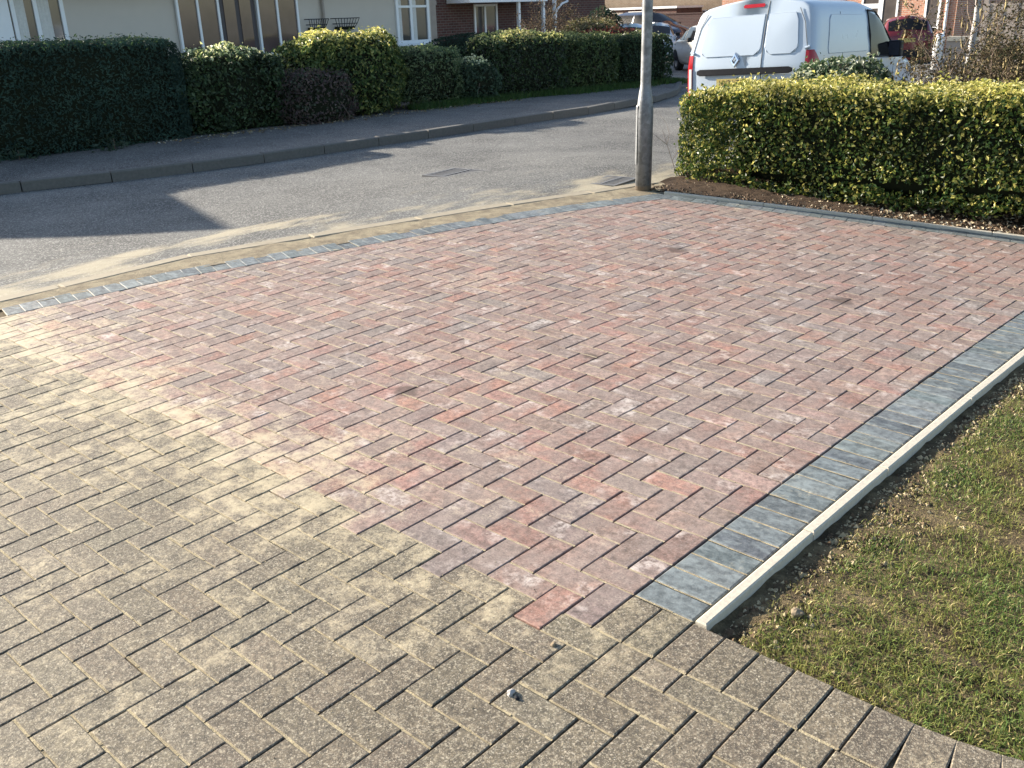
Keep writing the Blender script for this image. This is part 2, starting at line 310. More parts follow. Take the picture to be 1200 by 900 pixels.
# ------------------------------------------------------------------ plan lines (x, y)
DRIVE_OUT = [(-4.95, -0.15), (-4.83, 0.0), (-4.63, 1.05), (-4.26, 2.25), (-3.92, 3.75), (-3.61, 5.03), (-3.55, 5.28)]   # street side, outer edge of charcoal course
FAR_A, FAR_B = (-3.58, 5.31), (0.40, 6.42)                                   # far edge, outer edge of charcoal course
KERB_IN = interp([(-5.75, -6), (-5.2, -0.6), (-5.07, 0.1), (-4.95, 1.45), (-4.58, 2.5), (-4.23, 4.1), (-3.98, 5.3), (-3.95, 6.0), (-4.2, 7.0)])   # road edge of dropped kerb
KERB_FAR = interp([(-10.8, -5), (-10.2, -1), (-9.61, 1.76), (-9.22, 3.2), (-9.02, 4.6), (-8.97, 8), (-8.97, 11.45), (-9.4, 13.8), (-10.16, 15.84), (-11.6, 18.2)])
out_x = interp([(-5.6, -6)]+DRIVE_OUT)

# ------------------------------------------------------------------ the setting
sheet('ground', np.linspace(-40, 160, 60), lambda y: -130, lambda y: 90, 60, -0.20, M['earth'], kind='structure')
road = sheet('road', np.r_[np.arange(-8, 8.2, 0.2), np.arange(8.3, 19, 0.6), np.arange(19.2, 75, 3)], lambda y: KERB_FAR(y)-0.1 if y < 18.4 else (-13.5 if y < 19.1 else -42.0),
             lambda y: KERB_IN(y)+0.05 if y < 7.9 else (-3.95 if y < 8.25 else 9.0), 40, -0.03, M['asphalt'], kind='structure')
path = sheet('footway', np.arange(-6, 18.4, 0.3), lambda y: -13.2, lambda y: KERB_FAR(y)-0.12, 8, 0.075, M['footway'], kind='structure')
def chain(line, y0, y1, step):
    """points about `step` apart along x=line(y)"""
    pts = [(line(y0), y0)]; y = y0
    while y < y1:
        y += step*0.02
        if math.dist((line(y), y), pts[-1]) >= step: pts.append((line(y), y))
    return pts
def inset(poly, d):
    n = len(poly); out_ = []
    for i in range(n):
        p0, p1, p2 = (np.array(poly[(i+k-1) % n]) for k in range(3))
        e1 = (p1-p0)/(np.linalg.norm(p1-p0)+1e-9); e2 = (p2-p1)/(np.linalg.norm(p2-p1)+1e-9)
        n1 = np.array([-e1[1], e1[0]]); n2 = np.array([-e2[1], e2[0]]); k = 1+n1@n2
        out_.append(p1+(n1+n2)*d/max(k, 0.35))
    return out_
def block(poly, zb, zt, ch):
    """footprint -> block with chamfered top"""
    n = len(poly); ip = inset(poly, ch)
    vs = [(x, y, zb) for x, y in poly]+[(x, y, zt-ch*0.8) for x, y in poly]+[(x, y, zt) for x, y in ip]
    fs = [tuple(range(2*n, 3*n))]+[(i, (i+1) % n, n+(i+1) % n, n+i) for i in range(n)]+[(n+i, n+(i+1) % n, 2*n+(i+1) % n, 2*n+i) for i in range(n)]
    return vs, fs
kp = chain(KERB_FAR, -3.5, 18.2, 0.92)
for (ax, ay), (bx, by) in zip(kp, kp[1:]):                                   # raised kerb stones across the street
    d = np.array([bx-ax, by-ay]); L = np.linalg.norm(d); d /= L; nrm = np.array([-d[1], d[0]]); g = 0.006
    a = np.array([ax, ay])+d*g; b = np.array([bx, by])-d*g; P = [a, b, b+nrm*0.125, a+nrm*0.125]
    vs, fs = block([tuple(p) for p in P], -0.12, 0.0, 0.016); m = MB().add([(x, y, z+H(ax, ay)+0.092+random.uniform(-.004, .004)) for x, y, z in vs], fs)
    m.build('kerb_stone', M['kerb'], path)
kd = chain(KERB_IN, -3.2, 6.3, 0.91)
for (ax, ay), (bx, by) in zip(kd, kd[1:]):                                   # dropped kerb, sand brushed over it
    d = np.array([bx-ax, by-ay]); L = np.linalg.norm(d); d /= L; nrm = np.array([d[1], -d[0]]); g = 0.004
    a = np.array([ax, ay])+d*g; b = np.array([bx, by])-d*g; P = [a, a+nrm*0.13, b+nrm*0.13, b]
    vs, fs = block([tuple(p) for p in P], -0.1, 0.0, 0.012)
    MB().add([(x, y, z+H(x, y)+0.004+random.uniform(-.001, .001)) for x, y, z in vs], fs).build('dropped_kerb_stone', M['dkerb'], road)
sheet('kerb_backfill', np.arange(-3.5, 6.2, 0.15), lambda y: KERB_IN(y)+0.10, lambda y: max(out_x(y), KERB_IN(y)+0.12)+0.05, 5, -0.001, M['kiln'], rough=0.002, kind='structure')

# ------------------------------------------------------------------ block paving
S = 0.102
drive = sheet('driveway', np.r_[np.arange(-0.5, 6.55, 0.12)], lambda y: out_x(y)+0.02 if y > -0.09 else -5.2,
              lambda y: 0.235 if y < 5.9 else 0.3, 40, -0.013, M['bedding'], kind='structure')
for v in drive.data.vertices:                                                # keep the bed inside the far edging
    lim = FAR_A[1]+(v.co.x-FAR_A[0])*(FAR_B[1]-FAR_A[1])/(FAR_B[0]-FAR_A[0])+0.02
    if v.co.y > lim: v.co.y = lim; v.co.z = H(v.co.x, lim)-0.013
fore = sheet('forecourt', np.arange(-3.8, 0.31, 0.13), lambda y: -5.9, lambda y: 2.6 if y < -0.13 else (0.26 if y < 0.0 else -5.1), 30, -0.007, M['bedding'], kind='structure')
for v in fore.data.vertices:
    if v.co.y > -0.1 and v.co.x < 0.3: v.co.z -= 0.03

def clip(poly, a, b):
    """keep the part of poly left of the line a->b"""
    o = []; n = len(poly); s = lambda p: (b[0]-a[0])*(p[1]-a[1])-(b[1]-a[1])*(p[0]-a[0])
    for i in range(n):
        p, q_ = poly[i], poly[(i+1) % n]; sp, sq = s(p), s(q_)
        if sp >= 0: o.append(p)
        if sp*sq < 0: t = sp/(sp-sq); o.append((p[0]+(q_[0]-p[0])*t, p[1]+(q_[1]-p[1])*t))
    return o
def area(p): return 0.5*abs(sum(p[i][0]*p[(i+1) % len(p)][1]-p[(i+1) % len(p)][0]*p[i][1] for i in range(len(p)))) if len(p) > 2 else 0
def offs(line, d):
    o = []
    for i, p in enumerate(line):
        a = np.array(line[max(i-1, 0)]); b = np.array(line[min(i+1, len(line)-1)]); t = (b-a)/np.linalg.norm(b-a); o.append((p[0]+t[1]*d, p[1]-t[0]*d))
    return o
street_in = offs(DRIVE_OUT, 0.208)
fd = np.array(FAR_B)-np.array(FAR_A); fd /= np.linalg.norm(fd); fn = np.array([fd[1], -fd[0]])
far_in = (np.array(FAR_A)+fn*0.208, np.array(FAR_B)+fn*0.208)
street_line = interp([(-6.0, -6)]+street_in)
# joints wander a little: real laying is never a perfect grid
def wob(x, y): return (0.004*np.sin(1.7*x+2.1*y+0.4)+0.003*np.sin(4.3*y-2.2*x), 0.004*np.sin(2.3*x-1.3*y+1.1)+0.003*np.sin(5.1*x+1.9*y))

RED = [(.27,.145,.115),(.25,.14,.115),(.29,.185,.15),(.23,.148,.125),(.25,.17,.142),(.215,.16,.138),(.205,.165,.148),(.185,.16,.148),(.28,.145,.108),(.285,.20,.168),(.24,.158,.13),(.21,.145,.122),(.25,.165,.136),(.22,.165,.142)]
GREY = [(.128,.106,.074),(.14,.117,.082),(.115,.095,.067),(.132,.11,.078),(.145,.122,.088),(.12,.099,.07)]
CHAR = [(.10,.117,.122),(.125,.142,.147),(.088,.102,.108),(.145,.163,.167),(.112,.132,.137)]
def jit(c, k=0.13):
    f = 1+random.uniform(-k, k); return tuple(max(0.01, x*f*(1+random.uniform(-.025, .025))) for x in c)
def in_view(x, y):
    d = np.array([x, y, H(x, y)])-CAM_POS; z = d@_f
    if z < 0.3: return None
    u, v = 600+FPX*(d@_r)/z, 450-FPX*(d@_u)/z
    return (u, v, z) if -260 < u < 1460 and v < 1150 else None
class Field:
    def __init__(s, parent, name, mo, ma, strip=.008, smat='jsand'): s.strip = strip; s.smat = smat; s.items = []; s.p = parent; s.n = name; s.mo = mo; s.ma = ma
    def add(s, poly, col, ch, jz=0.0025, tilt=0.006):
        cx = sum(p[0] for p in poly)/len(poly); cy = sum(p[1] for p in poly)/len(poly); pr = in_view(cx, cy)
        if pr is None: return
        u, v, z = pr; vis = 1 if (-10 < u < 1210 and -10 < v < 910) else 0
        s.items.append((vis*1e3/z**3*min(1, area(poly)/0.015), cx, cy, poly, col, ch, random.gauss(0, jz*0.6), random.gauss(0, tilt), random.gauss(0, tilt)))
    def emit(s, limit):
        s.items.sort(key=lambda t: -t[0]); cache = {}; V = []; F3 = []; C = []
        for i, (_, cx, cy, poly, col, ch, jz, tx, ty) in enumerate(s.items):
            gx = (H(cx+.05, cy)-H(cx-.05, cy))/.1+tx; gy = (H(cx, cy+.05)-H(cx, cy-.05))/.1+ty; z0 = H(cx, cy)+jz
            loc = [(x-cx, y-cy) for x, y in poly]
            vs, fs = block(loc, -0.05, 0.0, ch)
            if i < limit:
                key = tuple((round(x, 3), round(y, 3)) for x, y in loc)
                me = cache.get(key)
                if me is None:
                    me = bpy.data.meshes.new(s.n); me.from_pydata(vs, [], fs); me.update(); me.materials.append(s.mo); cache[key] = me
                o = bpy.data.objects.new(s.n, me); o.location = (cx, cy, z0); o.rotation_euler = (math.atan(gy), -math.atan(gx), 0); o.color = (*col, 1); link(o, s.p)
            else:
                b = len(V); V += [(cx+x, cy+y, z0+z+gx*x+gy*y) for x, y, z in vs]; C += [col]*len(vs)
                for f in fs: F3 += [(b+f[0], b+f[k], b+f[k+1]) for k in range(1, len(f)-1)]
        if V: npobj(s.n+'_field', V, F3, s.ma, C, s.p, kind='stuff')
        SV, SF = [], []
        for _, cx, cy, poly, *r in s.items:                                  # pale sand in cross joints only: sunlight along them put into colour
            n = len(poly)
            for i in range(n):
                (ax, ay), (bx, by) = poly[i], poly[(i+1) % n]; L = math.dist((ax, ay), (bx, by))
                if L < .03 or (bx-ax)/L < .93: continue
                k = max(1, int(L/.05)); 
                for q in range(k):
                    if random.random() < (.06 if s.smat == 'jsand' else .0): continue
                    xa, ya, xb, yb = ax+(bx-ax)*q/k, ay+(by-ay)*q/k, ax+(bx-ax)*(q+1)/k, ay+(by-ay)*(q+1)/k; w = s.strip; z = -.0022+random.gauss(0, .0006); b = len(SV)
                    SV += [(xa, ya-w, H(xa, ya)+z), (xb, yb-w, H(xb, yb)+z), (xb, yb+.002, H(xb, yb)+z), (xa, ya+.002, H(xa, ya)+z)]; SF.append((b, b+1, b+2, b+3))
        npobj('jointing_sand', SV, SF, M[s.smat], None, s.p, kind='stuff')
red = Field(drive, 'paver', M['red_o'], M['red_a']); grey = Field(fore, 'paver', M['grey_o'], M['grey_a'], .007, 'dsand'); char = Field(drive, 'charcoal_paver', M['char_o'], M['char_o'], .0045, 'dsand')
GAP = 0.0045
def shrink(x0, y0, x1, y1, g, h):
    cx, cy = (x0+x1)/2, (y0+y1)/2; wx, wy = wob(cx, cy)
    return [(x0+g/2+wx, y0+h/2+wy), (x1-g/2+wx, y0+h/2+wy), (x1-g/2+wx, y1-h/2+wy), (x0+g/2+wx, y1-h/2+wy)]
for k in range(-44, 70):
    for m in range(-26, 26):
        for typ in 'HV':
            if typ == 'H': x0, y0, w_, h_ = -2+k+4*m, k, 2, 1
            else: x0, y0, w_, h_ = -1+k+4*m, -2+k, 1, 2
            if x0 < -62 or x0 > 26 or y0 < -38 or y0 > 66: continue
            cy = y0+h_/2; isred = cy >= -2.01 and not (x0 >= 0 and y0 < -2)
            g = random.gauss(GAP if isred else 0.0038, 0.0008)
            p = shrink(x0*S, y0*S, (x0+w_)*S, (y0+h_)*S, max(0.0038, g+.0006), max(0.004, random.gauss(.0072 if isred else .0055, .001)))
            if isred:
                if x0 >= 0: continue
                p = clip(p, (-0.004, -9), (-0.004, 9))                                    # charcoal course on the lawn side
                if len(p) > 2: p = clip(p, far_in[1], far_in[0])
                for a, b in zip(street_in[1:], street_in[2:]):
                    if len(p) > 2 and (a[1] <= cy*S < b[1] or (a is street_in[1] and cy*S < a[1])): p = clip(p, b, a)
                if area(p) < 0.0016: continue
                red.add(p, tuple(.82*v+.18*u for v, u in zip(jit(random.choice(RED), .22), (.215, .148, .122))), 0.0026, .0009, .0022)
            else:
                if x0+w_ > 0:
                    p2 = clip(p, (0.0-0.003, 9), (0.0-0.003, -9)) if y0+h_ > -2 else p
                    if x0 >= 0 and y0 >= -2: continue
                    if x0 < 0 and y0+h_ > -2: p2 = clip(p, (-0.003, -9), (-0.003, 9))
                    else: p2 = clip(p, (9, -2*S-0.003), (-9, -2*S-0.003))
                    p = p2
                if area(p) < 0.0016: continue
                if x0*S < -5.6: continue
                grey.add(p, jit(random.choice(GREY), 0.1), 0.0028, 0.0009, 0.0022)
# soldier course of old grey blocks along the lawn, bending with it
for i in range(18):
    u0 = i*0.1035; ang = max(0, (u0-0.72))/1.05; 
    if u0 <= 0.72: c = np.array([u0+0.052, -0.102]); a = 0
    else: c = np.array([0.772+1.05*math.sin(ang), -0.102+1.05*(1-math.cos(ang))]); a = ang
    ex = np.array([math.cos(a), math.sin(a)]); ey = np.array([-ex[1], ex[0]]); w2, h2 = 0.0493, 0.0975
    grey.add([tuple(c-ex*w2-ey*h2), tuple(c+ex*w2-ey*h2), tuple(c+ex*w2+ey*h2), tuple(c-ex*w2+ey*h2)], jit(random.choice(GREY), 0.1), 0.0035, 0.0012, 0.004)
# charcoal soldier courses: lawn side, street side, far side
j = 0
while j*S < 6.3:
    y0 = j*S; top = FAR_A[1]+(0.1-FAR_A[0])*fd[1]/fd[0]-0.2
    if y0+S > top: break
    char.add([(0.003, y0+0.0025), (0.2, y0+0.0025), (0.2, y0+S-0.0018), (0.003, y0+S-0.0018)], jit(random.choice(CHAR), 0.1), 0.005, 0.002, 0.006); j += 1
def course(line, side, width, step=0.1025):
    seg = []; acc = []
    for a, b in zip(line, line[1:]): acc.append(math.dist(a, b))
    tot = sum(acc); s = 0
    def at(s):
        for (a, b), L in zip(zip(line, line[1:]), acc):
            if s <= L or (a, b) == (line[-2], line[-1]): t = s/L; return np.array(a)+(np.array(b)-np.array(a))*t
            s -= L
    while s+step <= tot:
        a, b = at(s), at(s+step); d = (b-a)/np.linalg.norm(b-a); n = np.array([d[1], -d[0]])*side; a = a+d*0.0008; b = b-d*0.0008
        pl = [tuple(a), tuple(a+n*width), tuple(b+n*width), tuple(b)]
        if side < 0: pl = pl[::-1]
        if (b[0]-a[0])*(n[1])-(b[1]-a[1])*n[0] > 0: pl = [tuple(a), tuple(b), tuple(b+n*width), tuple(a+n*width)]
        char.add(pl, jit(random.choice(CHAR), 0.1), 0.0018, 0.0015, 0.005); s += step
course(DRIVE_OUT[1:], 1, 0.2)
course([FAR_A, tuple(np.array(FAR_A)+fd*4.1)], 1, 0.2)
red.emit(300); grey.emit(300); char.emit(300)
# pale concrete edging slabs
j = 0.0
for L in [0.66, 0.61, 0.92, 0.92, 0.92, 0.92, 0.92]:
    x0, x1 = 0.209+random.uniform(-.002, .002), 0.246
    vs, fs = block([(x0, j), (x1, j), (x1, j+L-0.005), (x0, j+L-0.005)], -0.14, 0.0, 0.005)
    MB().add([(x, y, z+H(x, y)+0.008) for x, y, z in vs], fs).build('edging_slab', M['edging'], drive); j += L
for k in range(5):
    a = np.array(FAR_A)+fd*(0.1+k*0.915)-fn*0.006; b = a+fd*0.91; P = [a, b, b-fn*0.05, a-fn*0.05]
    vs, fs = block([tuple(p) for p in P], -0.13, 0.0, 0.005)
    MB().add([(x, y, z+H(x, y)+0.022) for x, y, z in vs], fs).build('edging_slab', M['edging'], drive)

# ------------------------------------------------------------------ lawn, planting bed
lawn = sheet('lawn', np.r_[np.arange(0.0, 3.6, 0.05), np.arange(3.6, 6.3, 0.2)], lambda y: 0.245, lambda y: 5.0 if y > 0.3 else 1.4+3*y, 70, -0.026, M['lawnsoil'], rough=0.004, kind='structure')
bed_edge = lambda x: FAR_A[1]+(x-FAR_A[0])*fd[1]/fd[0]
V = []; F = []; nx, ny = 90, 24
for jx in range(ny+1):
    for ix in range(nx+1):
        x = -3.86+ix*(6.2/nx); y0 = bed_edge(max(x, -3.60))+0.055+max(0, -3.60-x)*1.3; V.append((x, y0+(8.3-y0)*jx/ny, H(x, y0+(8.3-y0)*jx/ny)+0.0+0.03*math.sin(math.pi*min(1, jx/ny*2))+random.gauss(0, 0.008)))
for jx in range(ny):
    for ix in range(nx): k = jx*(nx+1)+ix; F.append((k, k+1, k+nx+2, k+nx+1))
npobj('planting_bed', V, F, M['soil'], smooth=True, kind='structure')

def lump(P, f=1.0, seed=0.0):
    x, y, z = P[:, 0]*f+seed, P[:, 1]*f-seed, P[:, 2]*f+2*seed
    return (np.sin(2.1*x+1.3*y+.7)+np.sin(1.7*y-2.3*z+1.9)+np.sin(2.9*z+1.1*x-.4)+.6*np.sin(5.3*x-4.1*z)+.6*np.sin(4.7*y+5.9*z+x))/4.2
def blades(name, X, Y, hgt, wid, cols, mat, dz=0.0, lean=0.6, **kw):
    n = len(X); a = rng.uniform(0, 2*np.pi, n); l = rng.normal(0, lean, (n, 2))*hgt[:, None]
    z = hz(X, Y)+dz; w = wid/2; dx, dy = np.cos(a)*w, np.sin(a)*w
    V = np.empty((n, 5, 3)); V[:, 0] = np.c_[X-dx, Y-dy, z]; V[:, 1] = np.c_[X+dx, Y+dy, z]
    mx, my = X+l[:, 0]*.35, Y+l[:, 1]*.35; V[:, 2] = np.c_[mx+dx*.8, my+dy*.8, z+hgt*.6]; V[:, 3] = np.c_[mx-dx*.8, my-dy*.8, z+hgt*.6]
    V[:, 4] = np.c_[X+l[:, 0], Y+l[:, 1], z+hgt*(1-.25*np.minimum(1, np.hypot(l[:, 0], l[:, 1])/hgt))]
    b = np.arange(n)[:, None]*5; F = np.concatenate([b+np.array([[0, 1, 2]]), b+np.array([[0, 2, 3]]), b+np.array([[3, 2, 4]])])
    return npobj(name, V.reshape(-1, 3), F, mat, np.repeat(cols, 5, axis=0), kind='stuff', **kw)
n = 330000
X = rng.uniform(0.27, 2.6, n); Y = rng.uniform(0.0, 3.4, n)
P = np.c_[X, Y, X*0]; patch = lump(P, 2.2, 1.3)+0.55*lump(P, 6.0, 4.1); edge = X-0.262
d_soil = np.hypot((X-.47)/.22, (Y-.75)/.6)                                          # churned, half-bare strip along the new edging
keep = (edge > 0.055+0.035*lump(P, 9, .3)) & (Y > -0.03+0.02*lump(P, 12, .9)+0.5*np.maximum(0, X-.8)**1.5)
dens = sst((patch+0.75)/0.9)*np.where(d_soil < 1, 0.60, 1.0)*sst((edge-.01)/.14)
green_edge = (Y < 0.24)&(edge > .11)
dens = np.where(green_edge, np.maximum(dens, .8), dens)
keep &= rng.uniform(0, 1, n) < 0.22+0.78*dens
keep &= (rng.uniform(0, 1, n) < np.clip(1.5/np.hypot(X-CAM_POS[0], Y-CAM_POS[1]), 0.3, 1))
X, Y, patch, dens = X[keep], Y[keep], patch[keep], dens[keep]; n = len(X)
t = np.clip(sst((patch+.5)/1.1)+rng.normal(0, .3, n), 0, 1)[:, None]; dry = (rng.uniform(0, 1, n) < np.where(dens < .5, .40, .10))[:, None]
cg = np.array([.18, .175, .05])*(1-t)+np.array([.085, .135, .032])*t; cd = np.array([.34, .28, .13])*rng.uniform(.6, 1.2, (n, 1))
blades('lawn_grass', X, Y, rng.uniform(.007, .023, n)*np.where(dens < .5, .7, 1.1), rng.uniform(.0018, .0038, n), np.where(dry, cd, cg)*rng.uniform(.9, 1.9, (n, 1)), M['grass'], -0.026, 0.75, label='short patchy lawn grass, green and straw coloured, beside the concrete edging', cat='grass')

# ------------------------------------------------------------------ loose bits: clods, pebbles
def stone_mesh(name, s, mat, seed, flat=0.6):
    bm = bmesh.new(); bmesh.ops.create_icosphere(bm, subdivisions=2, radius=1.0); r = random.Random(seed)
    ph = [r.uniform(0, 6) for _ in range(6)]
    for v in bm.verts:
        c = v.co; k = 1+.22*math.sin(2.3*c.x+ph[0])*math.sin(2.9*c.y+ph[1])+.16*math.sin(4.1*c.z+ph[2]+2*c.x)+r.uniform(-.06, .06); v.co = Vector((c.x*s*k, c.y*s*k*r.uniform(.72, .78), c.z*s*k*flat))
    me = bpy.data.meshes.new(name); bm.to_mesh(me); bm.free(); me.materials.append(mat); return me
def stone(name, x, y, s, mat, label, cat, dz=0.0, group=None):
    o = bpy.data.objects.new(name, stone_mesh(name, s, mat, int(x*991+y*77), 0.62)); o.location = (x, y, H(x, y)+dz+s*0.4); o.rotation_euler = (0, 0, random.uniform(0, 6)); return link(o, None, label, cat, group)
stone('pebble', 0.015, -0.555, 0.013, M['pebble'], 'small pale grey pebble lying alone on the old grey blocks', 'pebble')
stone('pebble', 0.038, -0.558, 0.008, M['black'], 'tiny black stone chip beside the pale pebble on the grey blocks', 'pebble')
stone('pebble', -0.03, -0.335, 0.009, M['clod'], 'tiny brown stone chip near the join of red and grey blocks', 'pebble')
stone('soil_clod', 0.395, 0.245, 0.022, M['clod'], 'brown soil clod at the foot of the pale concrete edging', 'clod', -0.026)
# crumbs of sand, soil and leaf litter
def crumbs(name, X, Y, size, cols, dz, label, cat, mat):
    n = len(X); V = np.array([[1, 0, 0], [-.5, .87, 0], [-.5, -.87, 0], [0, 0, 1.0]]); ang = rng.uniform(0, 6.28, n); c, s_ = np.cos(ang), np.sin(ang)
    k = V[None]*size[:, None, None]*rng.uniform(.6, 1.4, (n, 4, 1)); x = k[..., 0]*c[:, None]-k[..., 1]*s_[:, None]; y = k[..., 0]*s_[:, None]+k[..., 1]*c[:, None]
    W_ = np.stack([X[:, None]+x, Y[:, None]+y, (hz(X, Y)+dz)[:, None]+k[..., 2]*.8-.001], -1); b = np.arange(n)[:, None]*4
    F = np.concatenate([b+np.array([[0, 1, 3]]), b+np.array([[1, 2, 3]]), b+np.array([[2, 0, 3]])])
    return npobj(name, W_.reshape(-1, 3), F, mat, np.repeat(cols, 4, axis=0), label=label, cat=cat, kind='stuff')
n = 5200; Y = rng.uniform(0.0, 3.2, n); X = 0.27+np.abs(rng.normal(0, .12, n)); pick = rng.uniform(0, 1, (n, 1))
crumbs('soil_crumbs', X, Y, rng.uniform(.002, .008, n)*rng.choice([1, 1, 1, 1.8], n), np.where(pick < .5, np.array([.42, .35, .22]), np.array([.13, .09, .055]))*rng.uniform(.6, 1.2, (n, 1)), -.026, 'loose crumbs of soil and sand between edging and lawn', 'soil', M['litter'])
n = 2600; X = rng.uniform(-2.8, 0.9, n); Y = rng.normal(-.45, .42, n); ok = ((Y < 0.2)|(X < 0))&(Y > -1.6)&((Y < -.02)|(X < -.05)); X, Y = X[ok], Y[ok]; n = len(X)
crumbs('sand_grains', X, Y, rng.uniform(.0008, .0026, n), np.where(rng.uniform(0, 1, (n, 1)) < .75, np.array([.48, .40, .25]), np.array([.10, .08, .06]))*rng.uniform(.7, 1.2, (n, 1)), .001, 'loose sand grains brushed over the paving near the join', 'sand', M['litter'])

# ------------------------------------------------------------------ foliage
def superbox(n, c, h, p, amp, freq, seed, top_only=False):
    c = np.array(c); h = np.array(h); A = np.array([h[1]*h[2], h[0]*h[2], h[0]*h[1]]); A = A/A.sum()
    ax = rng.choice(3, n, p=A); q = rng.uniform(-1, 1, (n, 3)); q[np.arange(n), ax] = rng.choice([-1, 1], n)
    low = q[:, 2] < -.985; q[low & (ax == 2), 2] = rng.uniform(-1, 1, (low & (ax == 2)).sum()); 
    nrm = (np.abs(q)**p).sum(1)**(1/p); q = q/nrm[:, None]
    N = np.sign(q)*np.abs(q)**(p-1)/h; N /= np.linalg.norm(N, axis=1)[:, None]+1e-9
    P = c+q*h; P = P+N*(amp*lump(P, freq, seed))[:, None]
    return P, N
def leafcloud(P, N, size, cols, tilt=.75, aspect=.55, fold=.18, up=0.0):
    n = len(P); D = N+rng.normal(0, tilt, (n, 3)); D[:, 2] += up; D /= np.linalg.norm(D, axis=1)[:, None]
    T = np.cross(D, rng.normal(0, 1, (n, 3))); T /= np.linalg.norm(T, axis=1)[:, None]+1e-9; B = np.cross(D, T); s = size[:, None]
    V = np.stack([P-T*s*.5, P+B*s*aspect*.5+D*s*fold, P+T*s*.5, P-B*s*aspect*.5+D*s*fold], 1); b = np.arange(n)[:, None]*4
    F = np.concatenate([b+np.array([[0, 2, 1]]), b+np.array([[0, 3, 2]])])
    return V.reshape(-1, 3), F, np.repeat(cols, 4, axis=0)
def rotz(P, c, a):
    Q = np.array(P, float); x, y = Q[:, 0]-c[0], Q[:, 1]-c[1]; Q[:, 0] = c[0]+x*math.cos(a)-y*math.sin(a); Q[:, 1] = c[1]+x*math.sin(a)+y*math.cos(a); return Q
def palette(n, cols, wts, var=.25):
    c = np.array(cols)[rng.choice(len(cols), n, p=np.array(wts)/sum(wts))]; return c*rng.uniform(1-var, 1+var, (n, 1))
def bush(name, label, cat, c, h, n, size, cols, wts, p=6, amp=.05, freq=3.0, seed=0., mat='leaf', tilt=.75, deep=.10, topcols=None, topw=None, topz=.75, stems=0, group=None, lumps=None, core=.86, aspect=.55, rz=0.0, ragged=0.0, gain=1.0):
    """hedge or bush: trunk stems, dark twiggy core, leaves through the outer layer"""
    base = (c[0], c[1], H(c[0], c[1])); root = empty(name, base, label=label, cat=cat, group=group)
    L = lumps or [(c, h, p, 1.0)]; Vs, Fs, Cs, nv = [], [], [], 0
    for lc, lh, lp, fr in L:
        m = int(n*fr); P, N = superbox(m, lc, lh, lp, amp, freq, seed); dp = rng.uniform(0, 1, m)**1.6*deep; P = P-N*dp[:, None]; P = P+N*((rng.uniform(0, 1, m) < .05)*rng.uniform(0, .085, m))[:, None]+np.array([0, 0, .03])*((rng.uniform(0, 1, m) < .03)*rng.uniform(0, 1.5, m))[:, None]
        col = palette(m, cols, wts)
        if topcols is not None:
            rel = (P[:, 2]-(lc[2]-lh[2]))/(2*lh[2]); pr = sst((rel+rng.normal(0, .06, m)-topz)/.2)*(dp < deep*.7); sel = rng.uniform(0, 1, m) < pr; col[sel] = palette(sel.sum(), topcols, topw)  # sunlit tops put into the leaf colour, along with real paler growth
        if ragged: P[:, 2] -= np.where(P[:, 2] < lc[2]-.5*lh[2], ragged*(lump(P, 5.0, 3.3)+.2), 0)
        col = gain*col*np.clip(1+.42*lump(P, 7.0, seed+2)[:, None]+.30*lump(P, 2.5, seed+5)[:, None], .25, 2)
        low = P[:, 2] > hz(P[:, 0], P[:, 1])+.02
        P, N, col = P[low], N[low], col[low]; m = len(P); P = rotz(P, c, rz); N = rotz(N, (0, 0, 0), rz)
        V, F, C = leafcloud(P, N, rng.uniform(.5, 1.55, m)*size, col, tilt, aspect); Vs.append(V-np.array(base)); Fs.append(F+nv); Cs.append(C); nv += len(V)
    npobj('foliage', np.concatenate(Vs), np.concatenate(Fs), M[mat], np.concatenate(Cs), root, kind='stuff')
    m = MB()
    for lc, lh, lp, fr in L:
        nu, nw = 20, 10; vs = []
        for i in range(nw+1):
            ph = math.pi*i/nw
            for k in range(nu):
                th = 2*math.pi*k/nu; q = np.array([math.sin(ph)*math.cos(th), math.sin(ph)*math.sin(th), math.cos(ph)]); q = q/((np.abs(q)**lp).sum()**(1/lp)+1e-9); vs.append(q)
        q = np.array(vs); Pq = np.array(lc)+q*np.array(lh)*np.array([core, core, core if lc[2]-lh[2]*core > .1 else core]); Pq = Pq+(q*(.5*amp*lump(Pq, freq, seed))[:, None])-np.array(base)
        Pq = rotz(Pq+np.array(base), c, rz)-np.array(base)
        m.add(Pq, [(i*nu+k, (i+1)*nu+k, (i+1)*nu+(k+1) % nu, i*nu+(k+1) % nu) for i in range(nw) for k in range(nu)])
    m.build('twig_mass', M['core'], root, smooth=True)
    for i in range(stems):
        lc, lh, lp, fr = random.choice(L); x = lc[0]+random.uniform(-.8, .8)*lh[0]; y = lc[1]+random.uniform(-.7, .7)*lh[1]; x, y, _ = rotz(np.array([[x, y, 0.]]), c, rz)[0]; z = H(x, y)
        MB().tube([(x-base[0], y-base[1], z-base[2]-.02), (x-base[0]+random.uniform(-.05, .05), y-base[1]+random.uniform(-.05, .05), z-base[2]+.14), (x-base[0]+random.uniform(-.1, .1), y-base[1]+random.uniform(-.1, .1), lc[2]-base[2])], [.014, .011, .008], 6).build('stem', M['bark'], root)
    return root
YEL = [(.56,.50,.15), (.48,.45,.13), (.64,.60,.28)]; GRN = [(.030,.062,.016), (.045,.085,.02), (.07,.11,.025)]
zt = .86
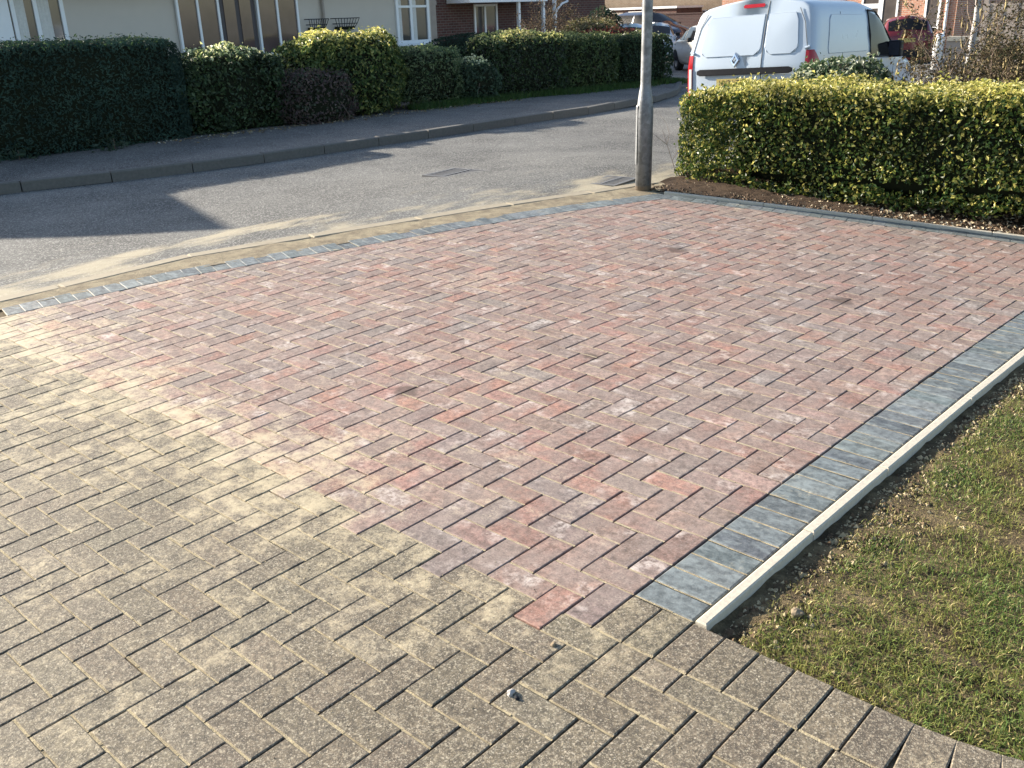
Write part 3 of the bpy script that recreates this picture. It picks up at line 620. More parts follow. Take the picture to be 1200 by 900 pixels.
# clipped golden hedge beyond the drive
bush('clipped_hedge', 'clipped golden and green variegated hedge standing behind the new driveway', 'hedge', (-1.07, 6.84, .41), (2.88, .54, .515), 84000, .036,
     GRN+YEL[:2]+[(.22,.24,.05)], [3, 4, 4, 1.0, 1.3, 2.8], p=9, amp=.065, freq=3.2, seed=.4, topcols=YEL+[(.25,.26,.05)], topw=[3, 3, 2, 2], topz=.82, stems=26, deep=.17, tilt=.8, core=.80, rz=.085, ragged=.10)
bush('round_shrub', 'rounded grey green variegated shrub behind the golden hedge, beside the white van', 'shrub', (-3.30, 8.55, .49), (.58, .50, .57), 5600, .055, [(.05,.085,.04), (.10,.14,.07), (.40,.43,.30), (.035,.06,.03)], [3.5, 3, 3, 2], p=2.6, amp=.05, freq=4, seed=2., stems=4, deep=.12)
# across the street, left to right along the footway
bush('conifer_hedge', 'tall dense dark conifer hedge clipped flat, beside the cream bungalow window', 'hedge', (-12.37, 2.6, .72), (.72, 2.72, .745), 60000, .045, [(.022,.045,.035), (.030,.055,.040), (.040,.065,.048)], [3, 3, 2], p=14, amp=.035, freq=2.2, seed=.9, mat='needle', tilt=.5, deep=.06, topcols=[(.10,.14,.05), (.07,.11,.04)], topw=[1, 1], topz=.965, core=.955, aspect=.35, gain=1.45)
bush('variegated_shrub', 'green shrub with cream tipped leaves on top, next to the conifer hedge', 'shrub', (-12.27, 6.2, .60), (.62, 1.02, .655), 10500, .060, [(.028,.05,.022), (.045,.075,.03), (.09,.12,.06)], [4, 3, 1.4], p=3.6, amp=0.135, freq=3.4, seed=3.1, topcols=[(.55,.55,.32), (.40,.42,.20), (.10,.14,.05)], topw=[2, 2, 1.5], topz=.86, stems=4, gain=1.30)
bush('purple_shrub', 'low purple brown shrub between the cream tipped shrub and the big golden bush', 'shrub', (-11.77, 7.55, .40), (.44, .76, .48), 5200, .050, [(.060,.044,.042), (.085,.062,.052), (.045,.055,.035)], [3, 2, 2], p=2.6, amp=0.120, freq=4, seed=1.7, mat='litter', stems=4, gain=1.50)
bush('golden_bush', 'big rounded golden leaved bush on the far footway, tallest in its row', 'shrub', (-12.27, 8.55, .71), (.70, 1.14, .71), 15000, .060, [(.04,.07,.02), (.065,.10,.03), (.14,.16,.05), (.26,.26,.08)], [3, 3, 2, .9], p=3.4, amp=0.120, freq=3.1, seed=5.2, topcols=YEL+[(.2,.22,.06)], topw=[3, 3, 3, 1.5], topz=.84, stems=5, gain=1.30)
bush('box_shrub', 'squat pale green clipped shrub with a flat top, right beside the golden bush', 'shrub', (-12.22, 10.25, .62), (.55, .72, .48), 7800, .045, [(.055,.085,.035), (.09,.12,.055), (.13,.16,.08), (.03,.05,.025)], [3, 3, 1.6, 2], p=6, amp=0.075, freq=4, seed=6.3, topcols=[(.22,.25,.10), (.14,.18,.07)], topw=[1, 1], topz=.9, stems=7, gain=1.50)
bush('small_round_shrub', 'small round shrub with pale upper leaves beside the squat clipped shrub', 'shrub', (-11.97, 11.42, .42), (.44, .50, .45), 3600, .055, [(.03,.055,.03), (.05,.08,.045)], [1, 1], p=2.5, amp=0.090, freq=4, seed=7.1, topcols=[(.45,.46,.30), (.25,.28,.14)], topw=[1, 1], topz=.82, stems=4, gain=1.50)
bush('dark_clipped_hedge', 'low dark flat topped hedge behind the small round shrub', 'hedge', (-13.17, 12.0, .50), (.40, 1.25, .52), 9000, .035, [(.016,.032,.018), (.025,.045,.022)], [1, 1], p=9, amp=.03, freq=3, seed=8.3, mat='needle', tilt=.5, deep=.05, topcols=[(.08,.12,.05)], topw=[1], topz=.96, core=.92, gain=1.20)
bush('dark_garden_hedge', 'dark rounded hedge under the white corner window of the cream bungalow', 'hedge', (-14.6, 14.3, .50), (.60, 1.35, .72), 9000, .040, [(.016,.032,.020), (.024,.042,.026)], [1, 1], p=5, amp=.05, freq=3, seed=9.3, mat='needle', tilt=.5, deep=.05, core=.92, gain=1.20)
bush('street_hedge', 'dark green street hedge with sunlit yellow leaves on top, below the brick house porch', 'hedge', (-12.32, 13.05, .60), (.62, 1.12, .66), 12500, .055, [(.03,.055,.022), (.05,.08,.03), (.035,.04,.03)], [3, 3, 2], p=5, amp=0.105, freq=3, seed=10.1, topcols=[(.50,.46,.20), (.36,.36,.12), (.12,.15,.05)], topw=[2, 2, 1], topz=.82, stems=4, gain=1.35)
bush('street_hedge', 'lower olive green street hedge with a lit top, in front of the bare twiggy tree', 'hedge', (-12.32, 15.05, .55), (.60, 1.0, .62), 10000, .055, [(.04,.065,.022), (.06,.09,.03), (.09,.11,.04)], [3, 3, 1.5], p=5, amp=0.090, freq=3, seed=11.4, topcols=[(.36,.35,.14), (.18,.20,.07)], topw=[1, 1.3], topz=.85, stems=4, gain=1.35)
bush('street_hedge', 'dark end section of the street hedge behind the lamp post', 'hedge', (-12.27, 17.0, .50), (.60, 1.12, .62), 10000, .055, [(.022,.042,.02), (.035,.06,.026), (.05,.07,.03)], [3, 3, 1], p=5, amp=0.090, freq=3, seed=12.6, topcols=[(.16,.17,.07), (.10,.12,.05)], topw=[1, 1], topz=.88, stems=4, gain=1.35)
bush('red_leaf_hedge', 'reddish leaved hedge showing above the street hedge beside the parked cars', 'hedge', (-14.3, 19.0, .55), (.5, 1.3, .66), 4500, .06, [(.20,.045,.035), (.14,.04,.03), (.06,.07,.03), (.26,.08,.05)], [3, 3, 2, 1], p=4, amp=.06, freq=3, seed=13.2, stems=3)
bush('garden_shrub', 'brown green mounded shrub under the bare twiggy tree', 'shrub', (-15.0, 19.0, .62), (.8, 1.1, .85), 4200, .07, [(.14,.13,.06), (.09,.10,.04), (.2,.17,.08)], [1, 1, 1], p=2.4, amp=.09, freq=3, seed=14.2, stems=3)
bush('evergreen_shrub', 'dark evergreen shrub beside the dark blue car', 'shrub', (-16.0, 20.9, .8), (.5, .45, .95), 2600, .07, [(.02,.045,.02), (.03,.06,.03)], [1, 1], p=2.6, amp=.1, freq=2.5, seed=15.2, stems=3)
# weeds and grass at the foot of the hedges
n = 16000; Y = rng.uniform(9.6, 18.2, n); X = -11.68+np.abs(rng.normal(0, .16, n))*(0.6+.6*sst((lump(np.c_[Y, Y*0, Y*0], 1.3)+.6)))-.15
blades('verge_grass', X, Y, rng.uniform(.05, .17, n), rng.uniform(.006, .014, n), palette(n, [(.045,.10,.025), (.07,.13,.03), (.10,.13,.04)], [3, 3, 1]), M['grass'], .07, .6, label='rough green grass along the foot of the street hedge', cat='grass')
n = 5000; Y = rng.uniform(17.9, 20.0, n); X = rng.uniform(-13.8, -11.9, n)
blades('corner_verge_grass', X, Y, rng.uniform(.03, .10, n), rng.uniform(.008, .018, n), palette(n, [(.06,.14,.03), (.08,.16,.04)], [1, 1]), M['grass'], .0, .6, label='green grass patch at the street corner beyond the hedge end', cat='grass')
def weed(x, y, s, label, pal, lit=0.0, dz=.07):
    P = rng.normal(0, 1, (90, 3))*np.array([.5, .8, .45])*s; P[:, 2] = np.abs(P[:, 2]); b = (x, y, H(x, y)+dz); r = empty('weed', b, label=label, cat='weed')
    V, F, C = leafcloud(P, np.tile([0, 0, 1.], (90, 1)), rng.uniform(.5, 1.2, 90)*.09, palette(90, pal, [1]*len(pal)), .9, .45); npobj('leaves', V, F, M['leaf'], C, r, kind='stuff'); MB().tube([(0, 0, -.02), (.01, 0, s*.6)], [.008, .004], 5).build('stem', M['bark'], r)
weed(-11.45, 3.95, .26, 'leafy weed at the foot of the conifer hedge, the larger of two', [(.045,.075,.04), (.06,.09,.05)])
weed(-11.6, 2.75, .2, 'low weed at the foot of the conifer hedge, the smaller of two', [(.04,.07,.04), (.05,.08,.045)])
# fallen leaves on the far footway and under the golden hedge
n = 420; Y = rng.uniform(4.5, 12, n); X = -11.58+np.abs(rng.normal(0, .22, n)); P = np.c_[X, Y, hz(X, Y)+.083]
V, F, C = leafcloud(P, np.tile([0, 0, 1.], (n, 1)), rng.uniform(.6, 1.2, n)*.055, palette(n, [(.36,.30,.18), (.22,.15,.08), (.48,.44,.34)], [2, 2, 1]), .3); npobj('fallen_leaves', V, F, M['litter'], C, label='scattered dry leaves along the far footway under the shrubs', cat='leaves', kind='stuff')
n = 4600; X = rng.uniform(-3.7, 1.4, n); Y = np.array([bed_edge(max(x, -3.6)) for x in X])+.06+rng.uniform(0, 1, n)**1.4*1.0; P = np.c_[X, Y, hz(X, Y)+.012+.03*np.sin(np.pi*np.minimum(1, (Y-6)/1.2))]
V, F, C = leafcloud(P, np.tile([0, 0, 1.], (n, 1)), rng.uniform(.5, 1.3, n)*.042, palette(n, [(.50,.42,.28), (.20,.13,.08), (.07,.045,.03), (.62,.55,.42)], [2, 3, 3, 1.3]), .65); npobj('leaf_litter', V, F, M['litter'], C, label='dead leaves and bark chips on the soil under the golden hedge', cat='leaf litter', kind='stuff')
n = 4200; X = rng.uniform(-3.7, 1.4, n); Y = np.array([bed_edge(max(x, -3.6)) for x in X])+.06+rng.uniform(0, 1, n)**1.2*.7
crumbs('soil_lumps', X, Y, rng.uniform(.006, .02, n), palette(n, [(.10,.065,.04), (.16,.11,.07), (.30,.24,.16)], [3, 2, 1]), .01, 'lumps of dark soil along the edging under the golden hedge', 'soil', M['litter'])

def twigs(m, p, d, L, r, depth, spread=.5, kids=3, tips=None):
    pts = [Vector(p)]; dd = Vector(d).normalized(); seg = 3
    for i in range(seg):
        dd = (dd+Vector((random.gauss(0, .16), random.gauss(0, .16), random.gauss(0, .12)))).normalized(); pts.append(pts[-1]+dd*L/seg)
    m.tube(pts, [r*(1-.2*i) for i in range(seg+1)], 5 if r > .01 else 3, cap=False)
    if depth == 0:
        if tips is not None: tips += pts[1:]
        return
    for k in range(kids):
        b = pts[random.choice([1, 2, 3])]; nd = (dd+Vector((random.gauss(0, spread), random.gauss(0, spread), random.gauss(.05, spread*.7)))).normalized(); twigs(m, b, nd, L*random.uniform(.55, .8), r*.6, depth-1, spread, kids, tips)
def twig_tree(name, label, cat, x, y, nst, L, r, depth, spread, kids, mat, leafn=0, pal=None, lsize=.05, catkins=0, lean=.45, group=None):
    base = (x, y, H(x, y)); root = empty(name, base, label=label, cat=cat, group=group); tips = []; m = MB()
    for i in range(nst):
        a = random.uniform(0, 6.28); q = random.uniform(.15, 1)*lean; mm = MB()
        twigs(m, (random.uniform(-.08, .08)*nst*.3, random.uniform(-.08, .08)*nst*.3, -.03), (math.cos(a)*q, math.sin(a)*q, 1), L*random.uniform(.75, 1.1), r, depth, spread, kids, tips)
    m.build('branches', mat, root)
    T = np.array([tuple(t) for t in tips])
    if leafn:
        P = T[rng.integers(0, len(T), leafn)]+rng.normal(0, .05, (leafn, 3)); V, F, C = leafcloud(P, np.tile([0, 0, 1.], (leafn, 1)), rng.uniform(.6, 1.3, leafn)*lsize, palette(leafn, pal, [1]*len(pal)), 1.2, .5); npobj('leaves', V, F, M['litter'], C, root, kind='stuff')
    if catkins:
        mc = MB(); 
        for i in range(catkins):
            t = Vector(T[rng.integers(0, len(T))]); l = random.uniform(.05, .11); mc.tube([t, t+Vector((random.gauss(0, .008), random.gauss(0, .008), -l*.5)), t+Vector((random.gauss(0, .014), random.gauss(0, .014), -l))], [.004, .010, .003], 5)
        mc.build('catkins', M['catkin'], root, kind='stuff')
    return root
M['catkin'] = mat_plain('straw_catkin', (.42, .33, .16), .8, var=.35, scale=30)
BR = [(.075,.06,.035), (.10,.08,.045), (.05,.055,.025), (.15,.12,.07)]
twig_tree('catkin_shrub', 'tangled brown shrub hung with straw coloured catkins behind the golden hedge', 'shrub', -1.5, 8.95, 30, .86, .014, 3, .55, 3, M['bark'], 26000, BR, .036, 520, .9)
twig_tree('catkin_shrub', 'smaller brown twiggy shrub with pale catkins beside the tangled one', 'shrub', -.75, 8.95, 30, 1.0, .014, 3, .55, 3, M['bark'], 26000, BR, .036, 420, .85)
bush('low_evergreen', 'low dark olive shrub at the foot of the catkin shrubs', 'shrub', (-1.15, 8.75, .36), (1.25, .42, .48), 9000, .038, [(.05,.06,.025), (.09,.085,.04), (.13,.11,.06), (.03,.035,.02)], [3, 2, 2, 3], p=2.8, amp=.08, freq=4, seed=16.1, stems=4, deep=.2)
rt = empty('birch_sapling', (-2.62, 10.4, H(-2.62, 10.4)), label='slender pale barked young tree behind the catkin shrubs', cat='tree'); m = MB(); m.tube([(0, 0, -.05), (.02, 0, .7), (.05, .01, 1.5), (.02, 0, 2.4), (.05, 0, 3.4)], [.045, .04, .035, .025, .012], 8).build('trunk', M['palebark'], rt, smooth=True)
m = MB(); tp = []
for k in range(9): twigs(m, (.03, 0, 1.15+k*.24), (math.cos(k*2.4), math.sin(k*2.4), .75), .75, .012, 2, .45, 3, tp)
m.build('crown', M['bark'], rt)
twig_tree('bare_tree', 'leafless brown twiggy tree in the garden beyond the street hedge', 'tree', -15.4, 18.2, 11, 1.05, .04, 4, .5, 3, M['bark'], 9000, [(.16,.11,.07), (.11,.09,.05), (.22,.16,.10)], .05, 0, .7)
twig_tree('bare_climber', 'thin bare branches with a few pale buds against the brick porch', 'tree', -19.0, 21.4, 3, .9, .014, 3, .45, 2, M['palebark'], 60, [(.5, .42, .4)], .05, 0, .5)
def stalk(x, y, label, h):
    m = MB(); twigs(m, (0, 0, -.02), (random.gauss(0, .2), random.gauss(0, .2), 1), h, .004, 1, .4, 3); m.build('dead_stalk', M['bark'], loc=(x, y, H(x, y)), label=label, cat='stalk')
stalk(-3.93, 6.25, 'thin dead stalk by the left end of the golden hedge, taller of the pair', .55); stalk(-3.75, 6.2, 'thin dead stalk by the left end of the golden hedge, shorter of the pair', .32)

# ------------------------------------------------------------------ lamp post
lx, ly = -3.73, 5.36; root = empty('lamp_post', (lx, ly, H(lx, ly)), label='galvanised steel lamp post with a wider base at the corner of the driveway', cat='lamp post'); root.rotation_euler = (0.0, R(0.35), 0)
MB().lathe([(.001, -.15), (.074, -.15), (.076, .70), (.075, .73), (.069, .79), (.056, .89), (.050, .91), (.047, .96), (.043, 3.0), (.036, 5.4), (.001, 5.42)], 32).build('column', M['galv'], root, smooth=True)
m = MB(); a0 = math.atan2(-1, -.25)-.55
vs = []
for zz in (.23, .245, .755, .77):
    for a in np.linspace(a0-.42, a0+.42, 8): r_ = .0765 if zz in (.23, .77) else .081; vs.append((r_*math.cos(a), r_*math.sin(a), zz))
m.add(vs, [(i*8+k, i*8+k+1, (i+1)*8+k+1, (i+1)*8+k) for i in range(3) for k in range(7)]); m.build('access_door', M['galv'], root, smooth=False)
m = MB(); a1 = a0-.45; m.tube([(.078*math.cos(a1), .078*math.sin(a1), .24), (.078*math.cos(a1), .078*math.sin(a1), .76)], .0045, 6).build('door_gap', M['iron'], root)
MB().tube([(0, 0, 5.38), (-.25, 0, 5.52), (-.6, 0, 5.56)], [.03, .026, .024], 10).build('bracket_arm', M['galv'], root, smooth=True)
MB().box((-1.05, -.12, 5.50), (-.58, .12, 5.60)).build('lantern', M['black'], root, bevel=.03)

# ------------------------------------------------------------------ drain covers
def drain(x, y, rz, w, l, label):
    r = empty('drain_cover', (x, y, H(x, y)-.03), rz, label=label, cat='drain cover'); m = MB()
    m.box((-w/2, -l/2, -.02), (-w/2+.035, l/2, .008)).box((w/2-.035, -l/2, -.02), (w/2, l/2, .008)).box((-w/2+.035, -l/2, -.02), (w/2-.035, -l/2+.035, .008)).box((-w/2+.035, l/2-.035, -.02), (w/2-.035, l/2, .008)); m.build('frame', M['castiron'], r)
    MB().box((-w/2+.034, -l/2+.034, -.02), (w/2-.034, l/2-.034, -.017)).build('gully_opening', M['dark'], r)
    nb = 7
    for k in range(nb):
        y0 = -l/2+.04+(l-.08)*(k+.22)/nb; MB().box((-w/2+.03, y0, -.02), (w/2-.03, y0+(l-.08)/nb*.42, .0065)).build('bar', M['castiron'], r)
    MB().box((-.018, -l/2+.03, -.02), (.018, l/2-.03, .0095)).build('bar', M['castiron'], r)
drain(-6.09, 5.21, R(8), .50, .56, 'cast iron gully grate in the middle of the asphalt road'); drain(-4.30, 5.62, R(8), .36, .50, 'cast iron gully grate near the foot of the lamp post')

# ------------------------------------------------------------------ buildings
def window(root, y0, y1, z0, z1, X, mull=(), trans=(), fr=.06, glass='glass', proud=.05, curtain=None):
    """white framed window on a wall that faces +x at X; parts are children of the building"""
    w = MB(); w.box((X-.02, y0, z0), (X+proud, y0+fr, z1)).box((X-.02, y1-fr, z0), (X+proud, y1, z1)).box((X-.02, y0+fr, z0), (X+proud, y1-fr, z0+fr)).box((X-.02, y0+fr, z1-fr), (X+proud, y1-fr, z1))
    for my in mull: w.box((X-.02, my-fr/2, z0+fr), (X+proud-.004, my+fr/2, z1-fr))
    f = w.build('window', M['upvc'], root, bevel=.006); edges = [y0+fr]+[v for my in mull for v in (my-fr/2, my+fr/2)]+[y1-fr]
    for a, b in zip(edges[::2], edges[1::2]):
        MB().box((X-.015, a, z0+fr), (X+.012, b, z1-fr)).build('pane', M[glass], f)
        for tz in trans: MB().box((X+.0125, a, tz-.025), (X+proud-.008, b, tz+.025)).build('transom', M['upvc'], f)
        if curtain: 
            m = MB(); nfo = 7; pts = [(X+.0135+.006*(k % 2), a+(b-a)*curtain*k/nfo) for k in range(nfo+1)]
            m.add([(x, y, z0+fr) for x, y in pts]+[(x, y, z1-fr) for x, y in pts], [(k, k+1, nfo+2+k, nfo+1+k) for k in range(nfo)]).build('curtain', M['curtain'], f)
    MB().box((X-.02, y0-.05, z0-.05), (X+proud+.05, y1+.05, z0-.002)).build('sill', M['upvc'], f, bevel=.006)
    return f
hb = empty('cream_bungalow', (-16.5, 5, 0), label='cream rendered bungalow with white windows and a glazed porch across the street', cat='house')
def rel(m, o): m.v = [(x-o[0], y-o[1], z-o[2]) for x, y, z in m.v]; return m
HB = (-16.5, 5, 0)
class LM(MB):
    def build(s, name, mat, parent=None, **kw): rel(s, HB); return MB.build(s, name, mat, parent, **kw)
LM().box((-23.5, -6, -.3), (-16.5, 14.62, 2.45)).build('wall', M['render'], hb)
LM().box((-16.5, -2.5, -.3), (-16.0, 1.9, 2.3)).build('bay_wall', M['render'], hb)
m = LM(); m.add([(-16.08, -2.7, 2.3), (-16.08, 2.1, 2.3), (-16.08, -.3, 4.17), (-20, -2.7, 2.3), (-20, 2.1, 2.3), (-20, -.3, 4.17)], [(0, 1, 2), (3, 5, 4), (0, 2, 5, 3), (1, 4, 5, 2), (0, 3, 4, 1)]); m.build('gable_roof', M['roof'], hb)
m = LM(); e0, e1 = -16.2, -23.8; m.add([(e0, -6.3, 2.42), (e0, 14.9, 2.42), (-20, 14.9, 4.35), (-20, -6.3, 4.35), (e1, -6.3, 2.42), (e1, 14.9, 2.42)], [(0, 1, 2, 3), (3, 2, 5, 4), (0, 3, 4), (1, 5, 2), (0, 4, 5, 1)]); rf = m.build('roof', M['roof'], hb)
LM().box((-16.22, -6.2, 2.28), (-16.12, 14.8, 2.41)).build('gutter', M['upvc'], hb)
def wl(*a, **k):
    f = window(None, *a, **k)
    stack = [f]+list(f.children)
    for o in stack:
        for v in o.data.vertices: v.co -= Vector(HB)
    f.parent = hb; return f
wl(3.6, 5.80, .55, 2.2, -16.5, mull=(4.93, 5.31), glass='glass', fr=.07, curtain=.55)
LM().box((-16.49, 3.95, .56), (-16.44, 4.86, 2.19)).build('cladding_panel', M['upvc'], hb)
wl(7.93, 8.86, .98, 2.22, -16.46, mull=(8.39,), glass='glassbrown', fr=.05)
wl(9.72, 10.74, .98, 2.22, -16.46, mull=(10.22,), glass='glassbrown', fr=.05)
dr = LM().box((-16.5, 8.88, 0.0), (-16.47, 9.70, 2.2)).build('porch_door', M['door'], hb)
LM().box((-16.47, 8.98, .2), (-16.455, 9.24, 2.1)).box((-16.47, 9.34, .2), (-16.455, 9.6, 2.1)).build('door_panel', M['glassbrown'], dr)
for a_, b_ in ((7.9, 8.87), (9.71, 10.76)): LM().box((-16.5, a_, .0), (-16.40, b_, .92)).build('dwarf_wall', M['render'], hb)
LM().tube([(-16.44, 11.40, .0), (-16.44, 11.40, 2.4)], .034, 10).build('downpipe', M['timber'], hb)
wl(13.50, 14.55, 1.04, 2.2, -16.5, mull=(13.97,), trans=(1.86,), fr=.075, curtain=.3)
def basket(y0, y1, label):
    r = empty('wall_basket', (-16.5, (y0+y1)/2, 1.42), label=label, cat='basket'); w = (y1-y0)/2; m = MB(); nb = 9
    for z, k in ((.23, 1.0), (.12, .86), (0., .62)): m.tube([(.03, -w*k, z), (.20*k, -w*k, z), (.20*k, w*k, z), (.03, w*k, z)], .010, 5)
    m.build('hoops', M['iron'], r); m = MB()
    for i in range(nb): t = -1+2*i/(nb-1); m.tube([(.20, t*w, .23), (.17, t*w*.86, .12), (.12, t*w*.62, 0)], .007, 4)
    m.build('bars', M['iron'], r); m = MB(); m.box((.02, -w*.7, .0), (.14, w*.7, .06)); m.build('liner', M['core'], r)
basket(10.90, 11.42, 'black iron wall basket beside the downpipe, on its porch side'); basket(11.60, 12.27, 'black iron wall basket beside the downpipe, on its window side')
fr = empty('board_fence', (-17.3, 15.2, 0), label='weathered vertical board fence between the bungalow and the brick house', cat='fence')
for k in range(7): MB().box((.02*(k % 2), -.52+k*.125, -.2), (.02*(k % 2)+.02, -.52+k*.125+.115, 2.3+random.uniform(-.02, .02))).build('board', M['timber'], fr)
MB().box((-.06, -.55, 1.9), (-.005, .4, 2.0)).box((-.06, -.55, .4), (-.005, .4, .5)).build('rail', M['timber'], fr)

h2 = empty('brick_house', (-21, 21, -.15), label='dark red brick house with a white canopied porch beyond the street hedge', cat='house')
MB().box((-7, -2.4, -.3), (0, 6.5, 2.6)).build('wall', M['brickA'], h2)
m = MB(); m.add([(.3, -2.7, 2.6), (.3, 6.8, 2.6), (-3.5, 6.8, 4.5), (-3.5, -2.7, 4.5), (-7.3, -2.7, 2.6), (-7.3, 6.8, 2.6)], [(0, 1, 2, 3), (3, 2, 5, 4), (0, 3, 4), (1, 5, 2), (0, 4, 5, 1)]); m.build('roof', M['roof'], h2)
w = window(None, -.35, .72, .55, 2.1, 0, mull=(.15,), fr=.07); w.parent = h2
MB().box((-.02, -1.5, 2.13), (1.0, 2.1, 2.26)).build('porch_canopy', M['upvc'], h2)
for yy in (.82, 2.02): MB().box((.82, yy-.05, -.2), (.92, yy+.05, 2.13)).build('porch_post', M['upvc'], h2, bevel=.008)
MB().box((.82, 2.55, -.2), (.93, 2.66, 2.4)).build('porch_post', M['upvc'], h2, bevel=.008)
MB().tube([(.87, 2.66, 1.72), (.87, 2.78, 1.9), (.87, 3.0, 2.05), (.87, 3.3, 2.12)], .035, 8).build('bracket', M['upvc'], h2)
MB().box((-.01, 2.75, -.1), (.02, 3.6, 1.95)).build('dark_doorway', M['dark'], h2)

h3 = empty('brick_house', (-12.1, 38.0, H(-12, 38)), R(-6), label='sunlit orange brick house with white windows behind the red car', cat='house')
MB().box((-11, 0, -.3), (0, 7, 5.2)).build('wall', M['brickB'], h3)
m = MB(); m.add([(-11.3, -.3, 5.2), (.3, -.3, 5.2), (.3, 3.5, 7.6), (-11.3, 3.5, 7.6), (-11.3, 7.3, 5.2), (.3, 7.3, 5.2)], [(0, 1, 2, 3), (3, 2, 5, 4), (0, 3, 4), (1, 5, 2), (0, 4, 5, 1)]); m.build('roof', M['roof'], h3)
def win3(x0, x1, z0, z1, mx):
    fr_ = .08; m = MB(); m.box((x0, -.05, z0), (x0+fr_, .02, z1)).box((x1-fr_, -.05, z0), (x1, .02, z1)).box((x0+fr_, -.05, z0), (x1-fr_, .02, z0+fr_)).box((x0+fr_, -.05, z1-fr_), (x1-fr_, .02, z1))
    if mx: m.box((mx-.1, -.045, z0+fr_), (mx+.1, .02, z1-fr_)).box((x0+fr_, -.046, 1.72), (mx-.1, .02, 1.9))
    f = m.build('window', M['upvc'], h3); ed = [x0+fr_]+([mx-.1, mx+.1] if mx else [])+[x1-fr_]
    for a, b in zip(ed[::2], ed[1::2]): MB().box((a, -.02, z0+fr_), (b, .015, z1-fr_)).build('pane', M['glass'], f)
win3(-3.95, -2.35, 1.0, 2.6, -3.1); win3(-1.25, -.62, .9, 2.6, None); win3(-7.3, -6.1, 1.2, 2.6, -6.7)
dd = MB().box((-5.6, -.04, -.2), (-4.75, .02, 2.5)).build('door', M['door'], h3); MB().box((-5.15, -.07, .1), (-5.1, -.04, 2.4)).build('door_post', M['upvc'], dd)
MB().tube([(-.35, -.06, -.2), (-.35, -.06, 5.1)], .05, 8).build('downpipe', M['upvc'], h3)

h4 = empty('buff_building', (-33, 49, H(-33, 49)), R(-4), label='long buff brick building with small white windows far down the street', cat='building')
MB().box((-22, 0, -.4), (22, 8, 6.0)).build('wall', M['brickC'], h4)
m = MB(); m.add([(-22.3, -.3, 6), (22.3, -.3, 6), (22.3, 4, 8.5), (-22.3, 4, 8.5), (-22.3, 8.3, 6), (22.3, 8.3, 6)], [(0, 1, 2, 3), (3, 2, 5, 4), (0, 3, 4), (1, 5, 2), (0, 4, 5, 1)]); m.build('roof', M['roof'], h4)
for x0 in (1.35, 2.75, 4.6, 6.4, 8.2, -6, -9):
    f = MB().box((x0, -.06, 1.35), (x0+.52, .02, 2.0)).build('window', M['upvc'], h4)
    MB().box((x0+.06, -.075, 1.42), (x0+.22, .0, 1.92)).box((x0+.3, -.075, 1.42), (x0+.46, .0, 1.92)).build('pane', M['glass'], f)
gr = empty('flat_roofed_garage', (-33.5, 46.4, H(-33, 46)), R(-4), label='low brick garage with a white fascia in front of the buff building', cat='garage')
MB().box((-5, 0, -.4), (3.4, 2.4, 2.1)).build('wall', M['brickA'], gr); MB().box((-5.1, -.12, 2.1), (3.5, 2.4, 2.22)).build('fascia', M['upvc'], gr)
for x0 in (-2.6, -.2): MB().box((x0, -.05, -.2), (x0+2.1, .01, 1.95)).build('garage_door', M['timber'], gr)
bw = empty('brick_garden_wall', (-27, 43.6, H(-27, 43)), R(-4), label='shade-darkened brick garden wall behind the silver car', cat='wall')
MB().box((-4.2, 0, -.4), (9, .22, 1.75)).build('wall', M['brickD'], bw); MB().box((-4.25, -.03, 1.75), (9.05, .25, 1.81)).build('coping', M['brickD'], bw)
sg = empty('street_sign', (-29.9, 42.6, H(-30, 42)), R(30), label='white street sign on a pale post by the garage', cat='sign'); MB().tube([(0, 0, -.3), (0, 0, 2.35)], .05, 8).build('post', M['galv'], sg); MB().box((-.07, -.06, 1.75), (.22, -.03, 2.4)).build('plate', M['upvc'], sg)
pf = empty('panel_fence', (-6.3, 22.5, H(-6.3, 22.5)), R(4), label='grey weathered panel fence behind the catkin shrubs', cat='fence')
for k in range(26): MB().box((k*.15, .012*(k % 2), -.2), (k*.15+.142, .012*(k % 2)+.018, 1.75+random.uniform(-.015, .015))).build('board', M['timber'], pf)
for k in range(3): MB().box((k*1.9, .035, -.2), (k*1.9+.1, .13, 1.85)).build('post', M['timber'], pf)
gp = empty('gate_pier', (-8.75, 27.0, H(-8.75, 27)), R(10), label='white painted gate pier with a rounded top beside the red car', cat='gate pier'); MB().lathe([(.001, -.2), (.15, -.2), (.15, .78), (.14, .84), (.11, .90), (.06, .94), (.001, .95)], 20).build('pier', M['upvc'], gp, smooth=True)
lw = empty('garden_wall', (-8.55, 27.05, H(-8.2, 27)), R(10), label='low stone garden wall joining the white gate pier', cat='wall'); MB().box((.0, -.12, -.3), (1.25, .14, .74)).build('wall', M['timber'], lw); MB().box((-.0, -.16, .745), (1.3, .18, .86)).build('coping', M['edging'], lw)
bo = MB().lathe([(.001, 0), (.14, 0), (.2, .05), (.25, .12), (.25, .16), (.22, .16), (.20, .13), (.001, .11)], 20).build('planter_bowl', M['door'], None, smooth=True, loc=(-7.75, 27.2, H(-7.75, 27)+.86), label='round brown planter bowl on the low stone garden wall', cat='planter')

